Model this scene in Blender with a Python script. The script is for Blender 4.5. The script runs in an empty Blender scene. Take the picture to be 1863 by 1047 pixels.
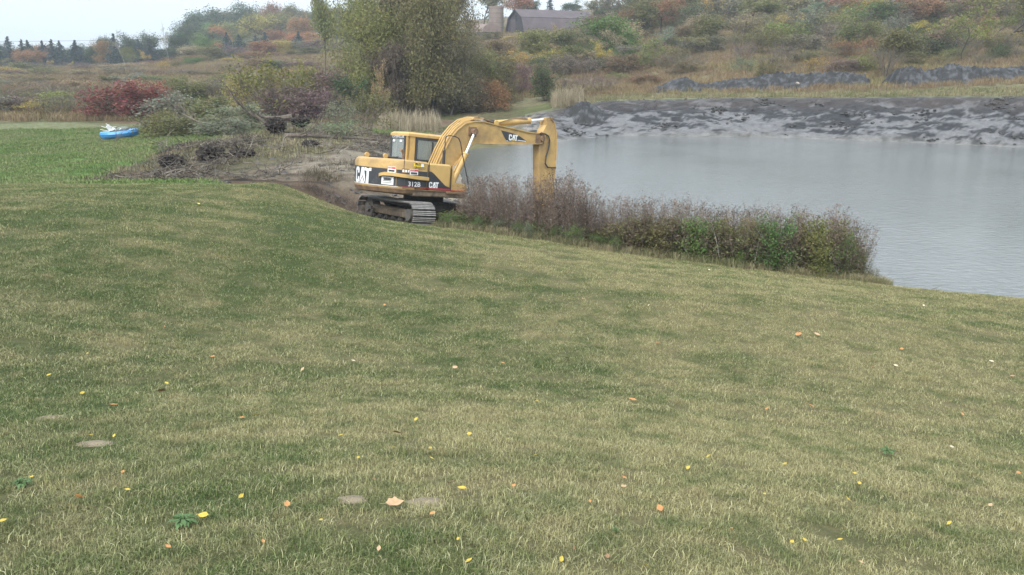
import bpy, bmesh, math, random
import numpy as np
from mathutils import Vector, Matrix, noise, Euler
random.seed(7); RNG = np.random.default_rng(7)
PI = math.pi
S = bpy.context.scene
# ------------------------------------------------------------------ camera, sky, sun
CZ = 6.0; FPX = 1462.0; PITCH = math.radians(15.8)
cd = bpy.data.cameras.new('camera'); cam = bpy.data.objects.new('camera', cd); S.collection.objects.link(cam)
cam.location = (0, 0, CZ); cam.rotation_euler = (PI/2 - PITCH, 0, 0)
cd.sensor_width = 36.0; cd.lens = 36.0*FPX/1863.0; cd.clip_start = 0.1; cd.clip_end = 3000
S.camera = cam
SUN_EL, SUN_AZ = math.radians(48), math.radians(205)      # azimuth clockwise from +Y
w = bpy.data.worlds.new('World'); S.world = w; w.use_nodes = True
nt = w.node_tree; nt.nodes.clear()
sky = nt.nodes.new('ShaderNodeTexSky'); sky.sky_type = 'NISHITA'; sky.sun_disc = False
sky.sun_elevation = SUN_EL; sky.sun_rotation = SUN_AZ; sky.dust_density = 3.0
hs = nt.nodes.new('ShaderNodeHueSaturation'); hs.inputs['Saturation'].default_value = 0.45
mx = nt.nodes.new('ShaderNodeMix'); mx.data_type = 'RGBA'; mx.inputs[0].default_value = 0.78
tc = nt.nodes.new('ShaderNodeTexCoord'); cn = nt.nodes.new('ShaderNodeTexNoise'); cn.inputs['Scale'].default_value = 1.6; cn.inputs['Detail'].default_value = 5
cr = nt.nodes.new('ShaderNodeValToRGB'); cr.color_ramp.elements[0].position = .35; cr.color_ramp.elements[1].position = .7
cr.color_ramp.elements[0].color = (.74, .88, 1.0, 1); cr.color_ramp.elements[1].color = (.90, .965, 1.0, 1)
sc_ = nt.nodes.new('ShaderNodeVectorMath'); sc_.operation = 'SCALE'
sx_ = nt.nodes.new('ShaderNodeSeparateXYZ'); nt.links.new(tc.outputs['Generated'], sx_.inputs[0])      # overcast sky: brighter overhead than at the horizon
mr_ = nt.nodes.new('ShaderNodeMapRange'); mr_.inputs['From Min'].default_value = 0.0; mr_.inputs['From Max'].default_value = 0.8; mr_.inputs['To Min'].default_value = 5.7; mr_.inputs['To Max'].default_value = 8.6
nt.links.new(sx_.outputs[2], mr_.inputs[0]); nt.links.new(mr_.outputs[0], sc_.inputs['Scale'])
mp = nt.nodes.new('ShaderNodeMapping'); mp.inputs['Scale'].default_value = (1, 1, 3.5)
bg = nt.nodes.new('ShaderNodeBackground'); bg.inputs['Strength'].default_value = 0.1
wo = nt.nodes.new('ShaderNodeOutputWorld'); L = nt.links.new
L(sky.outputs[0], hs.inputs['Color']); L(hs.outputs[0], mx.inputs[6]); L(tc.outputs['Generated'], mp.inputs['Vector']); L(mp.outputs[0], cn.inputs['Vector'])
L(cn.outputs['Fac'], cr.inputs[0]); L(cr.outputs[0], sc_.inputs[0]); L(sc_.outputs[0], mx.inputs[7]); L(mx.outputs[2], bg.inputs[0]); L(bg.outputs[0], wo.inputs[0])
sd = bpy.data.lights.new('sun', 'SUN'); sun = bpy.data.objects.new('sun', sd); S.collection.objects.link(sun)
sd.energy = 1.5; sd.angle = math.radians(30); sd.color = (1.0, .95, .88)
sv = Vector((math.sin(SUN_AZ)*math.cos(SUN_EL), math.cos(SUN_AZ)*math.cos(SUN_EL), math.sin(SUN_EL)))
sun.rotation_euler = sv.to_track_quat('Z', 'Y').to_euler()
S.view_settings.view_transform = 'Standard'; S.view_settings.look = 'None'
S.view_settings.exposure = 1.33; S.view_settings.gamma = 1.0; S.view_settings.use_curve_mapping = False

# ------------------------------------------------------------------ pixel <-> place helpers
cP, sP = math.cos(PITCH), math.sin(PITCH)
def slopes(u, v):
    a = (u-931.5)/FPX; b = (523.5-v)/FPX; d = cP + b*sP
    return a/d, (-sP + b*cP)/d
def px(u, v, Y):                       # a place at distance Y seen at (u, v)
    a, s = slopes(u, v); return Vector((a*Y, Y, CZ + s*Y))
def ux(u, Y, z=1.0):                   # x of column u at distance Y and height z
    d = Y*cP - (z-CZ)*sP; return (u-931.5)/FPX*d

# ------------------------------------------------------------------ terrain
CT = [(931,1047,3.0),(931,700,8.85),(931,550,14),(0,700,7.4),(1863,700,11),(0,450,13.5),(300,450,14.5),(600,550,13),(1400,550,15),
 (1400,700,10),(400,800,5.5),(1600,900,5),(0,337,24),(250,336,24.5),(500,334,24),(350,345,22),(430,338,24),(640,388,23.3),(760,409,23.2),(900,425,22.5),(1100,458,21.5),(1500,503,20.3),
 (0,330,36),(250,300,40),(250,331,31),(100,280,48),(220,250,58),(0,235,66),(450,308,34),(560,335,29),(560,262,42),(420,240,50),
 (640,318,32),(700,268,45),(800,243,62),(880,226,72),(1000,202,76),(100,200,85),(300,200,80),(100,150,140),(100,124,235),(450,150,140),
 (480,105,240),(600,150,130),(700,182,95),(0,117,420),(300,112,330),(500,85,330),(600,60,400),(1000,66,205),(900,66,205),(900,130,112),(1050,122,120),(1150,150,98),
 (1100,187,77),(1400,180,75),(1863,171,69),(1200,168,86),(1550,158,84),(1863,152,77),(1400,110,110),(1863,102,105),(1400,50,150),(1863,30,150),
 (1150,30,240),(1400,8,215),(1863,-45,220),(1250,100,125)]
pts3 = [px(*c) for c in CT]
pts3 += [Vector(p) for p in [(0,0,4.1),(-10,0,4.35),(10,0,3.4),(0,-12,4.8),(-30,0,4.6),(30,0,1.8),(-60,25,2.8),(-60,60,1.6),(60,8,1.3),(110,40,2.5),(200,120,18),(150,250,42),
  (-200,100,5),(-220,300,6),(350,400,50),(60,650,30),(-350,650,10),(60,350,30),(-5,28,.55),(-3,25,1.02),(-1,28,.5),(-5,25.5,1.1),(-8,30,1.5)]]
C3 = np.array([tuple(p) for p in pts3]); SCL = 100.0
def _k(d2): return np.where(d2 > 1e-12, .5*d2*np.log(d2+1e-12), 0.0)
_q = C3[:, :2]/SCL; n_ = len(_q)
A_ = _k(((_q[:, None]-_q[None])**2).sum(-1)) + np.eye(n_)*2e-5
M_ = np.zeros((n_+3, n_+3)); M_[:n_, :n_] = A_; M_[:n_, n_] = 1; M_[:n_, n_+1:] = _q; M_[n_, :n_] = 1; M_[n_+1:, :n_] = _q.T
W_ = np.linalg.solve(M_, np.r_[C3[:, 2], 0, 0, 0])
def base_h(x, y):
    x = np.atleast_1d(np.asarray(x, float))/SCL; y = np.atleast_1d(np.asarray(y, float))/SCL
    out = W_[n_] + W_[n_+1]*x + W_[n_+2]*y
    for i in range(n_): out = out + W_[i]*_k((x-_q[i, 0])**2 + (y-_q[i, 1])**2)
    return out
POND = np.array([(60,13.5),(30,17.5),(19,19.4),(13.4,20.1),(11,20.8),(9.6,21.6),(7,23.4),(3.6,25.4),(1.2,27.2),(-.4,30),(-1.8,35),(-2.6,42),(-3.2,50),(-3.0,56.5),(.4,59.5),(3.2,61),(5,64.3),(9,67),(20,65.8),(30,61.6),(36,58),(60,50),(95,46),(95,12)])
def sdist(x, y):                       # signed distance to the pond edge, positive on land
    x = np.atleast_1d(np.asarray(x, float)); y = np.atleast_1d(np.asarray(y, float))
    best = np.full(x.shape, 1e9); ins = np.zeros(x.shape, bool); P = POND
    for i in range(len(P)):
        ax, ay = P[i]; bx, by = P[(i+1) % len(P)]
        t = np.clip(((x-ax)*(bx-ax)+(y-ay)*(by-ay))/((bx-ax)**2+(by-ay)**2), 0, 1)
        best = np.minimum(best, np.hypot(x-ax-t*(bx-ax), y-ay-t*(by-ay)))
        c = ((ay > y) != (by > y)) & (x < (bx-ax)*(y-ay)/(by-ay+1e-12)+ax); ins ^= c
    return np.where(ins, -best, best)
def sm(t): t = np.clip(t, 0, 1); return t*t*(3-2*t)
def height(x, y):
    B = np.maximum(base_h(x, y), .45); d = sdist(x, y); x = np.atleast_1d(x); y = np.atleast_1d(y)
    far = sm((y-57)/5)*sm((x-1)/4)
    wdt = 2.2 + 7.3*far + 4.0*(1-far)*sm((y-28)/8)
    t = np.clip(d/wdt, 0, 1); prof = (1-far)*sm(t)**.8 + far*(t**.85)
    return np.where(d > 0, B*prof, np.maximum(-1.5, d*.35))
def gz(x, y): return float(height(x, y)[0])
def on(u, Y):                          # ground point in picture column u at distance Y
    x = ux(u, Y, 2.0); z = gz(x, Y); x = ux(u, Y, z); return Vector((x, Y, gz(x, Y)))
def hit(u, v, y0=2.5, y1=400):         # where the sight line through (u, v) meets the ground
    a, s = slopes(u, v); Y = y0*(y1/y0)**np.linspace(0, 1, 700)
    g = height(a*Y, Y) - (CZ + s*Y); k = np.nonzero(g > 0)[0]
    k = k[0] if len(k) else len(Y)-1
    lo, hi = Y[max(k-1, 0)], Y[k]
    for _ in range(12):
        m = (lo+hi)/2
        if gz(a*m, m) > CZ + s*m: hi = m
        else: lo = m
    return Vector((a*hi, hi, gz(a*hi, hi)))

# ------------------------------------------------------------------ object helpers
COL = S.collection
def tag(o, label=None, cat=None, group=None, kind=None):
    if label: o['label'] = label
    if cat: o['category'] = cat
    if group: o['group'] = group
    if kind: o['kind'] = kind
    return o
def empty(name, loc=(0, 0, 0), rot=None):
    o = bpy.data.objects.new(name, None); COL.objects.link(o); o.location = loc; o.empty_display_size = .2
    if rot is not None: o.rotation_euler = rot
    return o
def link(name, me, parent=None, mats=()):
    for m in mats: me.materials.append(m)
    o = bpy.data.objects.new(name, me); COL.objects.link(o)
    if parent: o.parent = parent
    return o
class MB:
    def __init__(s): s.v = []; s.f = []; s.m = []
    def add(s, vs, fs, mi=0):
        n = len(s.v); s.v += [tuple(p) for p in vs]; s.f += [tuple(i+n for i in f) for f in fs]; s.m += [mi]*len(fs); return s
    def box(s, c, d, rot=None, mi=0, bev=0.0):
        hx, hy, hz = d[0]/2, d[1]/2, d[2]/2; R = rot if rot else Matrix.Identity(3); c = Vector(c)
        if bev <= 0:
            vs = [c + R@Vector((a*hx, b*hy, e*hz)) for e in (-1, 1) for a, b in ((-1,-1),(1,-1),(1,1),(-1,1))]
            return s.add(vs, [(3,2,1,0),(4,5,6,7),(0,1,5,4),(1,2,6,5),(2,3,7,6),(3,0,4,7)], mi)
        b_ = min(bev, hx*.9, hy*.9, hz*.9)
        def ring(z, i): 
            X, Y = hx-i, hy-i; return [(-X+b_,-Y,z),(X-b_,-Y,z),(X,-Y+b_,z),(X,Y-b_,z),(X-b_,Y,z),(-X+b_,Y,z),(-X,Y-b_,z),(-X,-Y+b_,z)]
        rs = [ring(-hz, b_*.7), ring(-hz+b_, 0), ring(hz-b_, 0), ring(hz, b_*.7)]
        vs = [c + R@Vector(p) for r in rs for p in r]; fs = [tuple(range(7, -1, -1)), tuple(range(24, 32))]
        for k in range(3):
            for i in range(8): j = (i+1) % 8; fs.append((k*8+i, k*8+j, k*8+8+j, k*8+8+i))
        return s.add(vs, fs, mi)
    def tube(s, pts, r, n=8, mi=0, caps=True):
        pts = [Vector(p) for p in pts]; rs = r if isinstance(r, (list, tuple)) else [r]*len(pts); vs = []
        up = Vector((0, 0, 1)); prev = None
        for i, p in enumerate(pts):
            t = (pts[min(i+1, len(pts)-1)]-pts[max(i-1, 0)]).normalized()
            if prev is None:
                a = t.cross(up) if abs(t.z) < .9 else t.cross(Vector((1, 0, 0)))
            else: a = prev - t*prev.dot(t)
            a.normalize(); prev = a; b = t.cross(a)
            for k in range(n): th = 2*PI*k/n; vs.append(p + (a*math.cos(th)+b*math.sin(th))*rs[i])
        fs = [(i*n+k, i*n+(k+1) % n, (i+1)*n+(k+1) % n, (i+1)*n+k) for i in range(len(pts)-1) for k in range(n)]
        if caps: fs += [tuple(range(n-1, -1, -1)), tuple(range((len(pts)-1)*n, len(pts)*n))]
        return s.add(vs, fs, mi)
    def prism(s, poly, y0, y1, mi=0):          # xz outline between two y
        n = len(poly); vs = [(x, y0, z) for x, z in poly] + [(x, y1, z) for x, z in poly]
        fs = [tuple(range(n)), tuple(range(2*n-1, n-1, -1))] + [(i, i+n, (i+1) % n+n, (i+1) % n) for i in range(n)]
        return s.add(vs, fs, mi)
    def mesh(s, name, smooth=False):
        me = bpy.data.meshes.new(name); me.from_pydata(s.v, [], s.f); me.update()
        if any(s.m): me.polygons.foreach_set('material_index', s.m)
        bm = bmesh.new(); bm.from_mesh(me); bmesh.ops.recalc_face_normals(bm, faces=bm.faces)
        if smooth:
            for f in bm.faces: f.smooth = True
            for e in bm.edges:
                if len(e.link_faces) == 2 and e.calc_face_angle(0) > .6: e.smooth = False
        bm.to_mesh(me); bm.free(); return me
    def build(s, name, mat, parent=None, smooth=False):
        return link(name, s.mesh(name, smooth), parent, mat if isinstance(mat, (list, tuple)) else [mat])

# ------------------------------------------------------------------ materials
def mat(name):
    m = bpy.data.materials.new(name); m.use_nodes = True; t = m.node_tree; b = t.nodes['Principled BSDF']; return m, t, b
def nd(t, kind, **kw):
    n = t.nodes.new(kind)
    for k, v in kw.items():
        if k in n.inputs: n.inputs[k].default_value = v
        else: setattr(n, k, v)
    return n
def noise_n(t, vec, scale, detail=4, rough=.6, dist=0.0):
    n = nd(t, 'ShaderNodeTexNoise', Scale=scale, Detail=detail, Roughness=rough, Distortion=dist); t.links.new(vec, n.inputs['Vector']); return n.outputs['Fac']
def ramp(t, fac, stops):
    r = t.nodes.new('ShaderNodeValToRGB'); e = r.color_ramp.elements
    while len(e) < len(stops): e.new(.5)
    for i, (p, c) in enumerate(stops): e[i].position = p; e[i].color = (c if isinstance(c, tuple) else (c, c, c)) + (1,)
    t.links.new(fac, r.inputs[0]); return r.outputs[0]
def mixc(t, f, a, b, mode='MIX'):
    n = t.nodes.new('ShaderNodeMix'); n.data_type = 'RGBA'; n.blend_type = mode
    for i, v in ((0, f), (6, a), (7, b)):
        if hasattr(v, 'links'): t.links.new(v, n.inputs[i])
        elif i == 0: n.inputs[0].default_value = v
        else: n.inputs[i].default_value = tuple(v) + (1,)
    return n.outputs[2]
def bump(t, b, h, strength=.4, dist=.05):
    n = nd(t, 'ShaderNodeBump', Strength=strength, Distance=dist); t.links.new(h, n.inputs['Height']); t.links.new(n.outputs[0], b.inputs['Normal'])
def geo(t): return t.nodes.new('ShaderNodeNewGeometry').outputs['Position']
def objc(t): return t.nodes.new('ShaderNodeTexCoord').outputs['Object']
def plain(name, c, rough=.6, metal=0.0, var=.25, scale=6, dirt=None, dirt_amt=.35, bmp=.15):
    m, t, b = mat(name); p = objc(t); n = noise_n(t, p, scale, 6, .65)
    lo = tuple(x*(1-var) for x in c); hi = tuple(min(1, x*(1+var)) for x in c)
    col = ramp(t, n, [(.3, lo), (.7, hi)])
    if dirt:
        dn = noise_n(t, p, scale*.45, 8, .72, .6); f = ramp(t, dn, [(1-dirt_amt-.15, 0.0), (1-dirt_amt+.1, 1.0)]); col = mixc(t, f, col, dirt)
    t.links.new(col, b.inputs['Base Color']); b.inputs['Roughness'].default_value = rough; b.inputs['Metallic'].default_value = metal
    if bmp: bump(t, b, noise_n(t, p, scale*5, 4), bmp, .01)
    return m

# lawn colour is shared by the soil sheet and the blades
LG = bpy.data.node_groups.new('lawn_tint', 'ShaderNodeTree')
LG.interface.new_socket('Green', in_out='INPUT', socket_type='NodeSocketColor'); LG.interface.new_socket('Straw', in_out='INPUT', socket_type='NodeSocketColor')
LG.interface.new_socket('Color', in_out='OUTPUT', socket_type='NodeSocketColor')
def _lg():
    t = LG; gi = t.nodes.new('NodeGroupInput'); go = t.nodes.new('NodeGroupOutput'); p = geo(t)
    a = noise_n(t, p, .26, 3, .55, .4); b = noise_n(t, p, 1.1, 8, .74, .8)
    sep = t.nodes.new('ShaderNodeSeparateXYZ'); t.links.new(p, sep.inputs[0])
    gx = nd(t, 'ShaderNodeMath', operation='MULTIPLY_ADD'); t.links.new(sep.outputs[0], gx.inputs[0]); gx.inputs[1].default_value = .026; gx.inputs[2].default_value = .0
    cl = nd(t, 'ShaderNodeClamp'); t.links.new(gx.outputs[0], cl.inputs[0]); cl.inputs[1].default_value = -.11; cl.inputs[2].default_value = .05
    a2 = nd(t, 'ShaderNodeMath', operation='MULTIPLY'); t.links.new(a, a2.inputs[0]); a2.inputs[1].default_value = .75; a = a2.outputs[0]
    s1 = nd(t, 'ShaderNodeMath', operation='ADD'); t.links.new(a, s1.inputs[0]); t.links.new(cl.outputs[0], s1.inputs[1])
    # mower passes, slightly curved
    mpn = nd(t, 'ShaderNodeMapping'); mpn.inputs['Rotation'].default_value = (0, 0, .30); mpn.inputs['Scale'].default_value = (.06, 1, 0); t.links.new(p, mpn.inputs[0])
    wv = nd(t, 'ShaderNodeTexWave', Scale=.26, Distortion=2.2, bands_direction='Y'); wv.inputs['Detail'].default_value = 1; t.links.new(mpn.outputs[0], wv.inputs['Vector'])
    s2 = nd(t, 'ShaderNodeMath', operation='MULTIPLY_ADD'); t.links.new(wv.outputs['Fac'], s2.inputs[0]); s2.inputs[1].default_value = .11; t.links.new(s1.outputs[0], s2.inputs[2])
    s3 = nd(t, 'ShaderNodeMath', operation='MULTIPLY_ADD'); t.links.new(b, s3.inputs[0]); s3.inputs[1].default_value = 1.15; t.links.new(s2.outputs[0], s3.inputs[2])
    mr = nd(t, 'ShaderNodeMapRange', interpolation_type='SMOOTHSTEP'); t.links.new(s3.outputs[0], mr.inputs[0]); mr.inputs['From Min'].default_value = .75; mr.inputs['From Max'].default_value = 1.20; f = mr.outputs[0]
    o = t.nodes.new('ShaderNodeMix'); o.data_type = 'RGBA'; t.links.new(f, o.inputs[0]); t.links.new(gi.outputs[0], o.inputs[6]); t.links.new(gi.outputs[1], o.inputs[7])
    t.links.new(o.outputs[2], go.inputs[0])
_lg()
def lawn_tint(t, g, s):
    n = t.nodes.new('ShaderNodeGroup'); n.node_tree = LG; n.inputs[0].default_value = g+(1,); n.inputs[1].default_value = s+(1,); return n.outputs[0]
def m_lawn():
    m, t, b = mat('lawn_soil'); p = geo(t)
    c = lawn_tint(t, (.060, .078, .026), (.17, .15, .075)); f = ramp(t, noise_n(t, p, 60, 4, .8), [(.3, .55), (.7, 1.15)])
    f2 = ramp(t, noise_n(t, p, 9, 5, .75), [(.3, .75), (.7, 1.15)])
    c = mixc(t, 1.0, mixc(t, 1.0, c, f, 'MULTIPLY'), f2, 'MULTIPLY')
    t.links.new(c, b.inputs['Base Color']); b.inputs['Roughness'].default_value = .9; b.inputs['Specular IOR Level'].default_value = .15
    bump(t, b, noise_n(t, p, 45, 4, .7), .6, .03); return m
def m_blade():
    m, t, b = mat('grass_blade'); at = nd(t, 'ShaderNodeAttribute', attribute_name='rnd'); p = geo(t)
    sp = t.nodes.new('ShaderNodeSeparateColor'); t.links.new(at.outputs['Color'], sp.inputs[0])
    c = lawn_tint(t, (.082, .120, .032), (.272, .252, .122))
    dry = ramp(t, sp.outputs[0], [(.72, 0.0), (.78, .8)])
    c = mixc(t, dry, c, (.36, .34, .20)); g = ramp(t, sp.outputs[1], [(0, .45), (1, 1.6)]); c = mixc(t, 1.0, c, g, 'MULTIPLY')
    c = mixc(t, ramp(t, noise_n(t, p, 3.2, 3, .6), [(.50, 0.0), (.68, .65)]), c, (.058, .105, .028))
    c = mixc(t, ramp(t, noise_n(t, p, 1.9, 6, .7, .5), [(.54, 0.0), (.70, .75)]), c, (.31, .265, .14))
    t.links.new(c, b.inputs['Base Color']); b.inputs['Roughness'].default_value = .65; b.inputs['Specular IOR Level'].default_value = .25; return m
def m_ground(name='meadow_soil', fine=2.2, lo=.55, hi=1.35, rough=.95, bs=.7, bd=.15, spec=.1):
    m, t, b = mat(name); p = geo(t); at = nd(t, 'ShaderNodeAttribute', attribute_name='tint')
    f = ramp(t, noise_n(t, p, fine, 8, .72, .5), [(.28, lo), (.72, hi)]); f2 = ramp(t, noise_n(t, p, fine*9, 4, .7), [(.3, .72), (.7, 1.2)])
    c = mixc(t, 1.0, mixc(t, 1.0, at.outputs['Color'], f, 'MULTIPLY'), f2, 'MULTIPLY'); t.links.new(c, b.inputs['Base Color'])
    b.inputs['Roughness'].default_value = rough; b.inputs['Specular IOR Level'].default_value = spec
    bump(t, b, noise_n(t, p, fine*4, 8, .72), bs, bd); return m
def m_leaf(name='foliage', k=1.0):
    m, t, b = mat(name); oi = t.nodes.new('ShaderNodeObjectInfo'); at = nd(t, 'ShaderNodeAttribute', attribute_name='rnd')
    sp = t.nodes.new('ShaderNodeSeparateColor'); t.links.new(at.outputs['Color'], sp.inputs[0])
    h = t.nodes.new('ShaderNodeHueSaturation'); hv = ramp(t, sp.outputs[0], [(0, .462), (1, .538)]); t.links.new(hv, h.inputs['Hue'])
    t.links.new(oi.outputs['Color'], h.inputs['Color']); v = ramp(t, sp.outputs[1], [(0, .45*k), (.6, .95*k), (1, 1.0*k)])
    c = mixc(t, 1.0, h.outputs[0], v, 'MULTIPLY')
    c = mixc(t, ramp(t, sp.outputs[2], [(.82, 0.0), (.86, .5)]), c, (.20, .16, .09))
    t.links.new(c, b.inputs['Base Color']); b.inputs['Roughness'].default_value = .7; b.inputs['Specular IOR Level'].default_value = .2
    tr = t.nodes.new('ShaderNodeBsdfTranslucent'); t.links.new(c, tr.inputs[0]); ms = t.nodes.new('ShaderNodeMixShader'); ms.inputs[0].default_value = .3
    out = t.nodes['Material Output']; t.links.new(b.outputs[0], ms.inputs[1]); t.links.new(tr.outputs[0], ms.inputs[2]); t.links.new(ms.outputs[0], out.inputs[0]); return m
def m_weed(name, stops, scale=.35):        # tall grass and brush, tinted by where it grows
    m, t, b = mat(name); p = geo(t); at = nd(t, 'ShaderNodeAttribute', attribute_name='rnd'); sp = t.nodes.new('ShaderNodeSeparateColor'); t.links.new(at.outputs['Color'], sp.inputs[0])
    n = noise_n(t, p, scale, 5, .65, .6); a = nd(t, 'ShaderNodeMath', operation='MULTIPLY_ADD'); t.links.new(sp.outputs[0], a.inputs[0]); a.inputs[1].default_value = .22; t.links.new(n, a.inputs[2])
    c = ramp(t, a.outputs[0], stops); g = ramp(t, sp.outputs[1], [(0, .6), (1, 1.35)]); c = mixc(t, 1.0, c, g, 'MULTIPLY')
    t.links.new(c, b.inputs['Base Color']); b.inputs['Roughness'].default_value = .8; b.inputs['Specular IOR Level'].default_value = .15; return m
def m_water():
    m, t, b = mat('pond_water'); p = geo(t)
    b.inputs['Base Color'].default_value = (.120, .129, .128, 1); b.inputs['Roughness'].default_value = .05; b.inputs['IOR'].default_value = 1.33; b.inputs['Specular IOR Level'].default_value = .75
    mpn = nd(t, 'ShaderNodeMapping'); mpn.inputs['Scale'].default_value = (1.0, 1.7, 1); t.links.new(p, mpn.inputs[0])
    a = noise_n(t, mpn.outputs[0], 2.6, 5, .62, .5); c = noise_n(t, p, .06, 2, .5); k = ramp(t, c, [(.35, .35), (.65, 1.0)])
    mu = nd(t, 'ShaderNodeMath', operation='MULTIPLY'); t.links.new(a, mu.inputs[0]); t.links.new(k, mu.inputs[1])
    bump(t, b, mu.outputs[0], .6, .055); return m
def m_bark(name, c, sc=14):
    m, t, b = mat(name); p = objc(t); mpn = nd(t, 'ShaderNodeMapping'); mpn.inputs['Scale'].default_value = (1, 1, .25); t.links.new(p, mpn.inputs[0])
    n = noise_n(t, mpn.outputs[0], sc, 6, .7); t.links.new(ramp(t, n, [(.3, tuple(x*.5 for x in c)), (.7, tuple(x*1.3 for x in c))]), b.inputs['Base Color'])
    b.inputs['Roughness'].default_value = .9; bump(t, b, n, .6, .03); return m
M_LEAF = m_leaf(); M_BARK = m_bark('bark', (.085, .075, .062)); M_TWIG = m_bark('dry_twig', (.17, .145, .115)); M_PALE = m_bark('pale_bark', (.30, .28, .25))
M_GROUND = m_ground(); M_MUD = m_ground('bank_mud', 1.3, .5, 1.45, .6, .8, .10, .4); M_SANDY = m_ground('sandy_shore', 1.6, .65, 1.3); M_LAWN = m_lawn(); M_BLADE = m_blade()

# ------------------------------------------------------------------ the ground in sheets
def edge_y(x):                         # far edge of the mown lawn
    xs = [-60, -15, -7.6, -6.9, -5.1, -2.8, 2.3, 7.5, 11, 13, 20, 30, 60]; ys = [25, 25.2, 26, 25.4, 24.1, 23.0, 21.9, 20.4, 19.7, 19.75, 19.0, 17.2, 13.2]
    return np.interp(x, xs, ys)
DIRT = [hit(u, v, 26) for u, v in ((150,333),(235,305),(310,268),(390,256),(470,245),(560,212),(620,222),(690,248),(850,232),(1010,225),(1030,262))]
DIRT = [(p.x, p.y) for p in DIRT] + [(-3, 57), (-2.5, 42), (-1.8, 33), (0, 27), (-3, 22), (-8, 25)]
def inpoly(x, y, P):
    ins = np.zeros(x.shape, bool)
    for i in range(len(P)):
        (ax, ay), (bx, by) = P[i], P[(i+1) % len(P)]
        ins ^= ((ay > y) != (by > y)) & (x < (bx-ax)*(y-ay)/(by-ay+1e-12)+ax)
    return ins
def lines(segs):
    out = [segs[0][0]]
    for a, b, st in segs:
        n = max(1, round((b-a)/st)); out += [a+(b-a)*(i+1)/n for i in range(n)]
    return np.array(out)
XL = lines([(-900,-300,60),(-300,-80,12),(-80,-24,2),(-24,-6,.35),(-6,48,.24),(48,64,.5),(64,100,2),(100,300,10),(300,900,60)])
YL = lines([(-40,0,2.5),(0,27,.45),(27,56,.3),(56,84,.2),(84,130,.8),(130,260,3),(260,480,10),(480,1000,50)])
GX, GY = np.meshgrid(XL, YL); fx, fy = GX.ravel(), GY.ravel(); HZ = height(fx, fy); SD = sdist(fx, fy)
nx, ny = len(XL), len(YL)
def fbm(x, y, s, o=4, seed=0.0, H=.9): return noise.fractal(Vector((x*s+seed, y*s-seed, seed)), H, 2.0, o)
lawn_m = fy < edge_y(fx); dirt_m = inpoly(fx, fy, DIRT) & ~lawn_m
far_m = (fy > 56) & (SD < 12) & (SD > -3) & (fx > 0)
T = np.zeros((len(fx), 3)); rm = np.hypot(fx, fy) < 700
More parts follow.
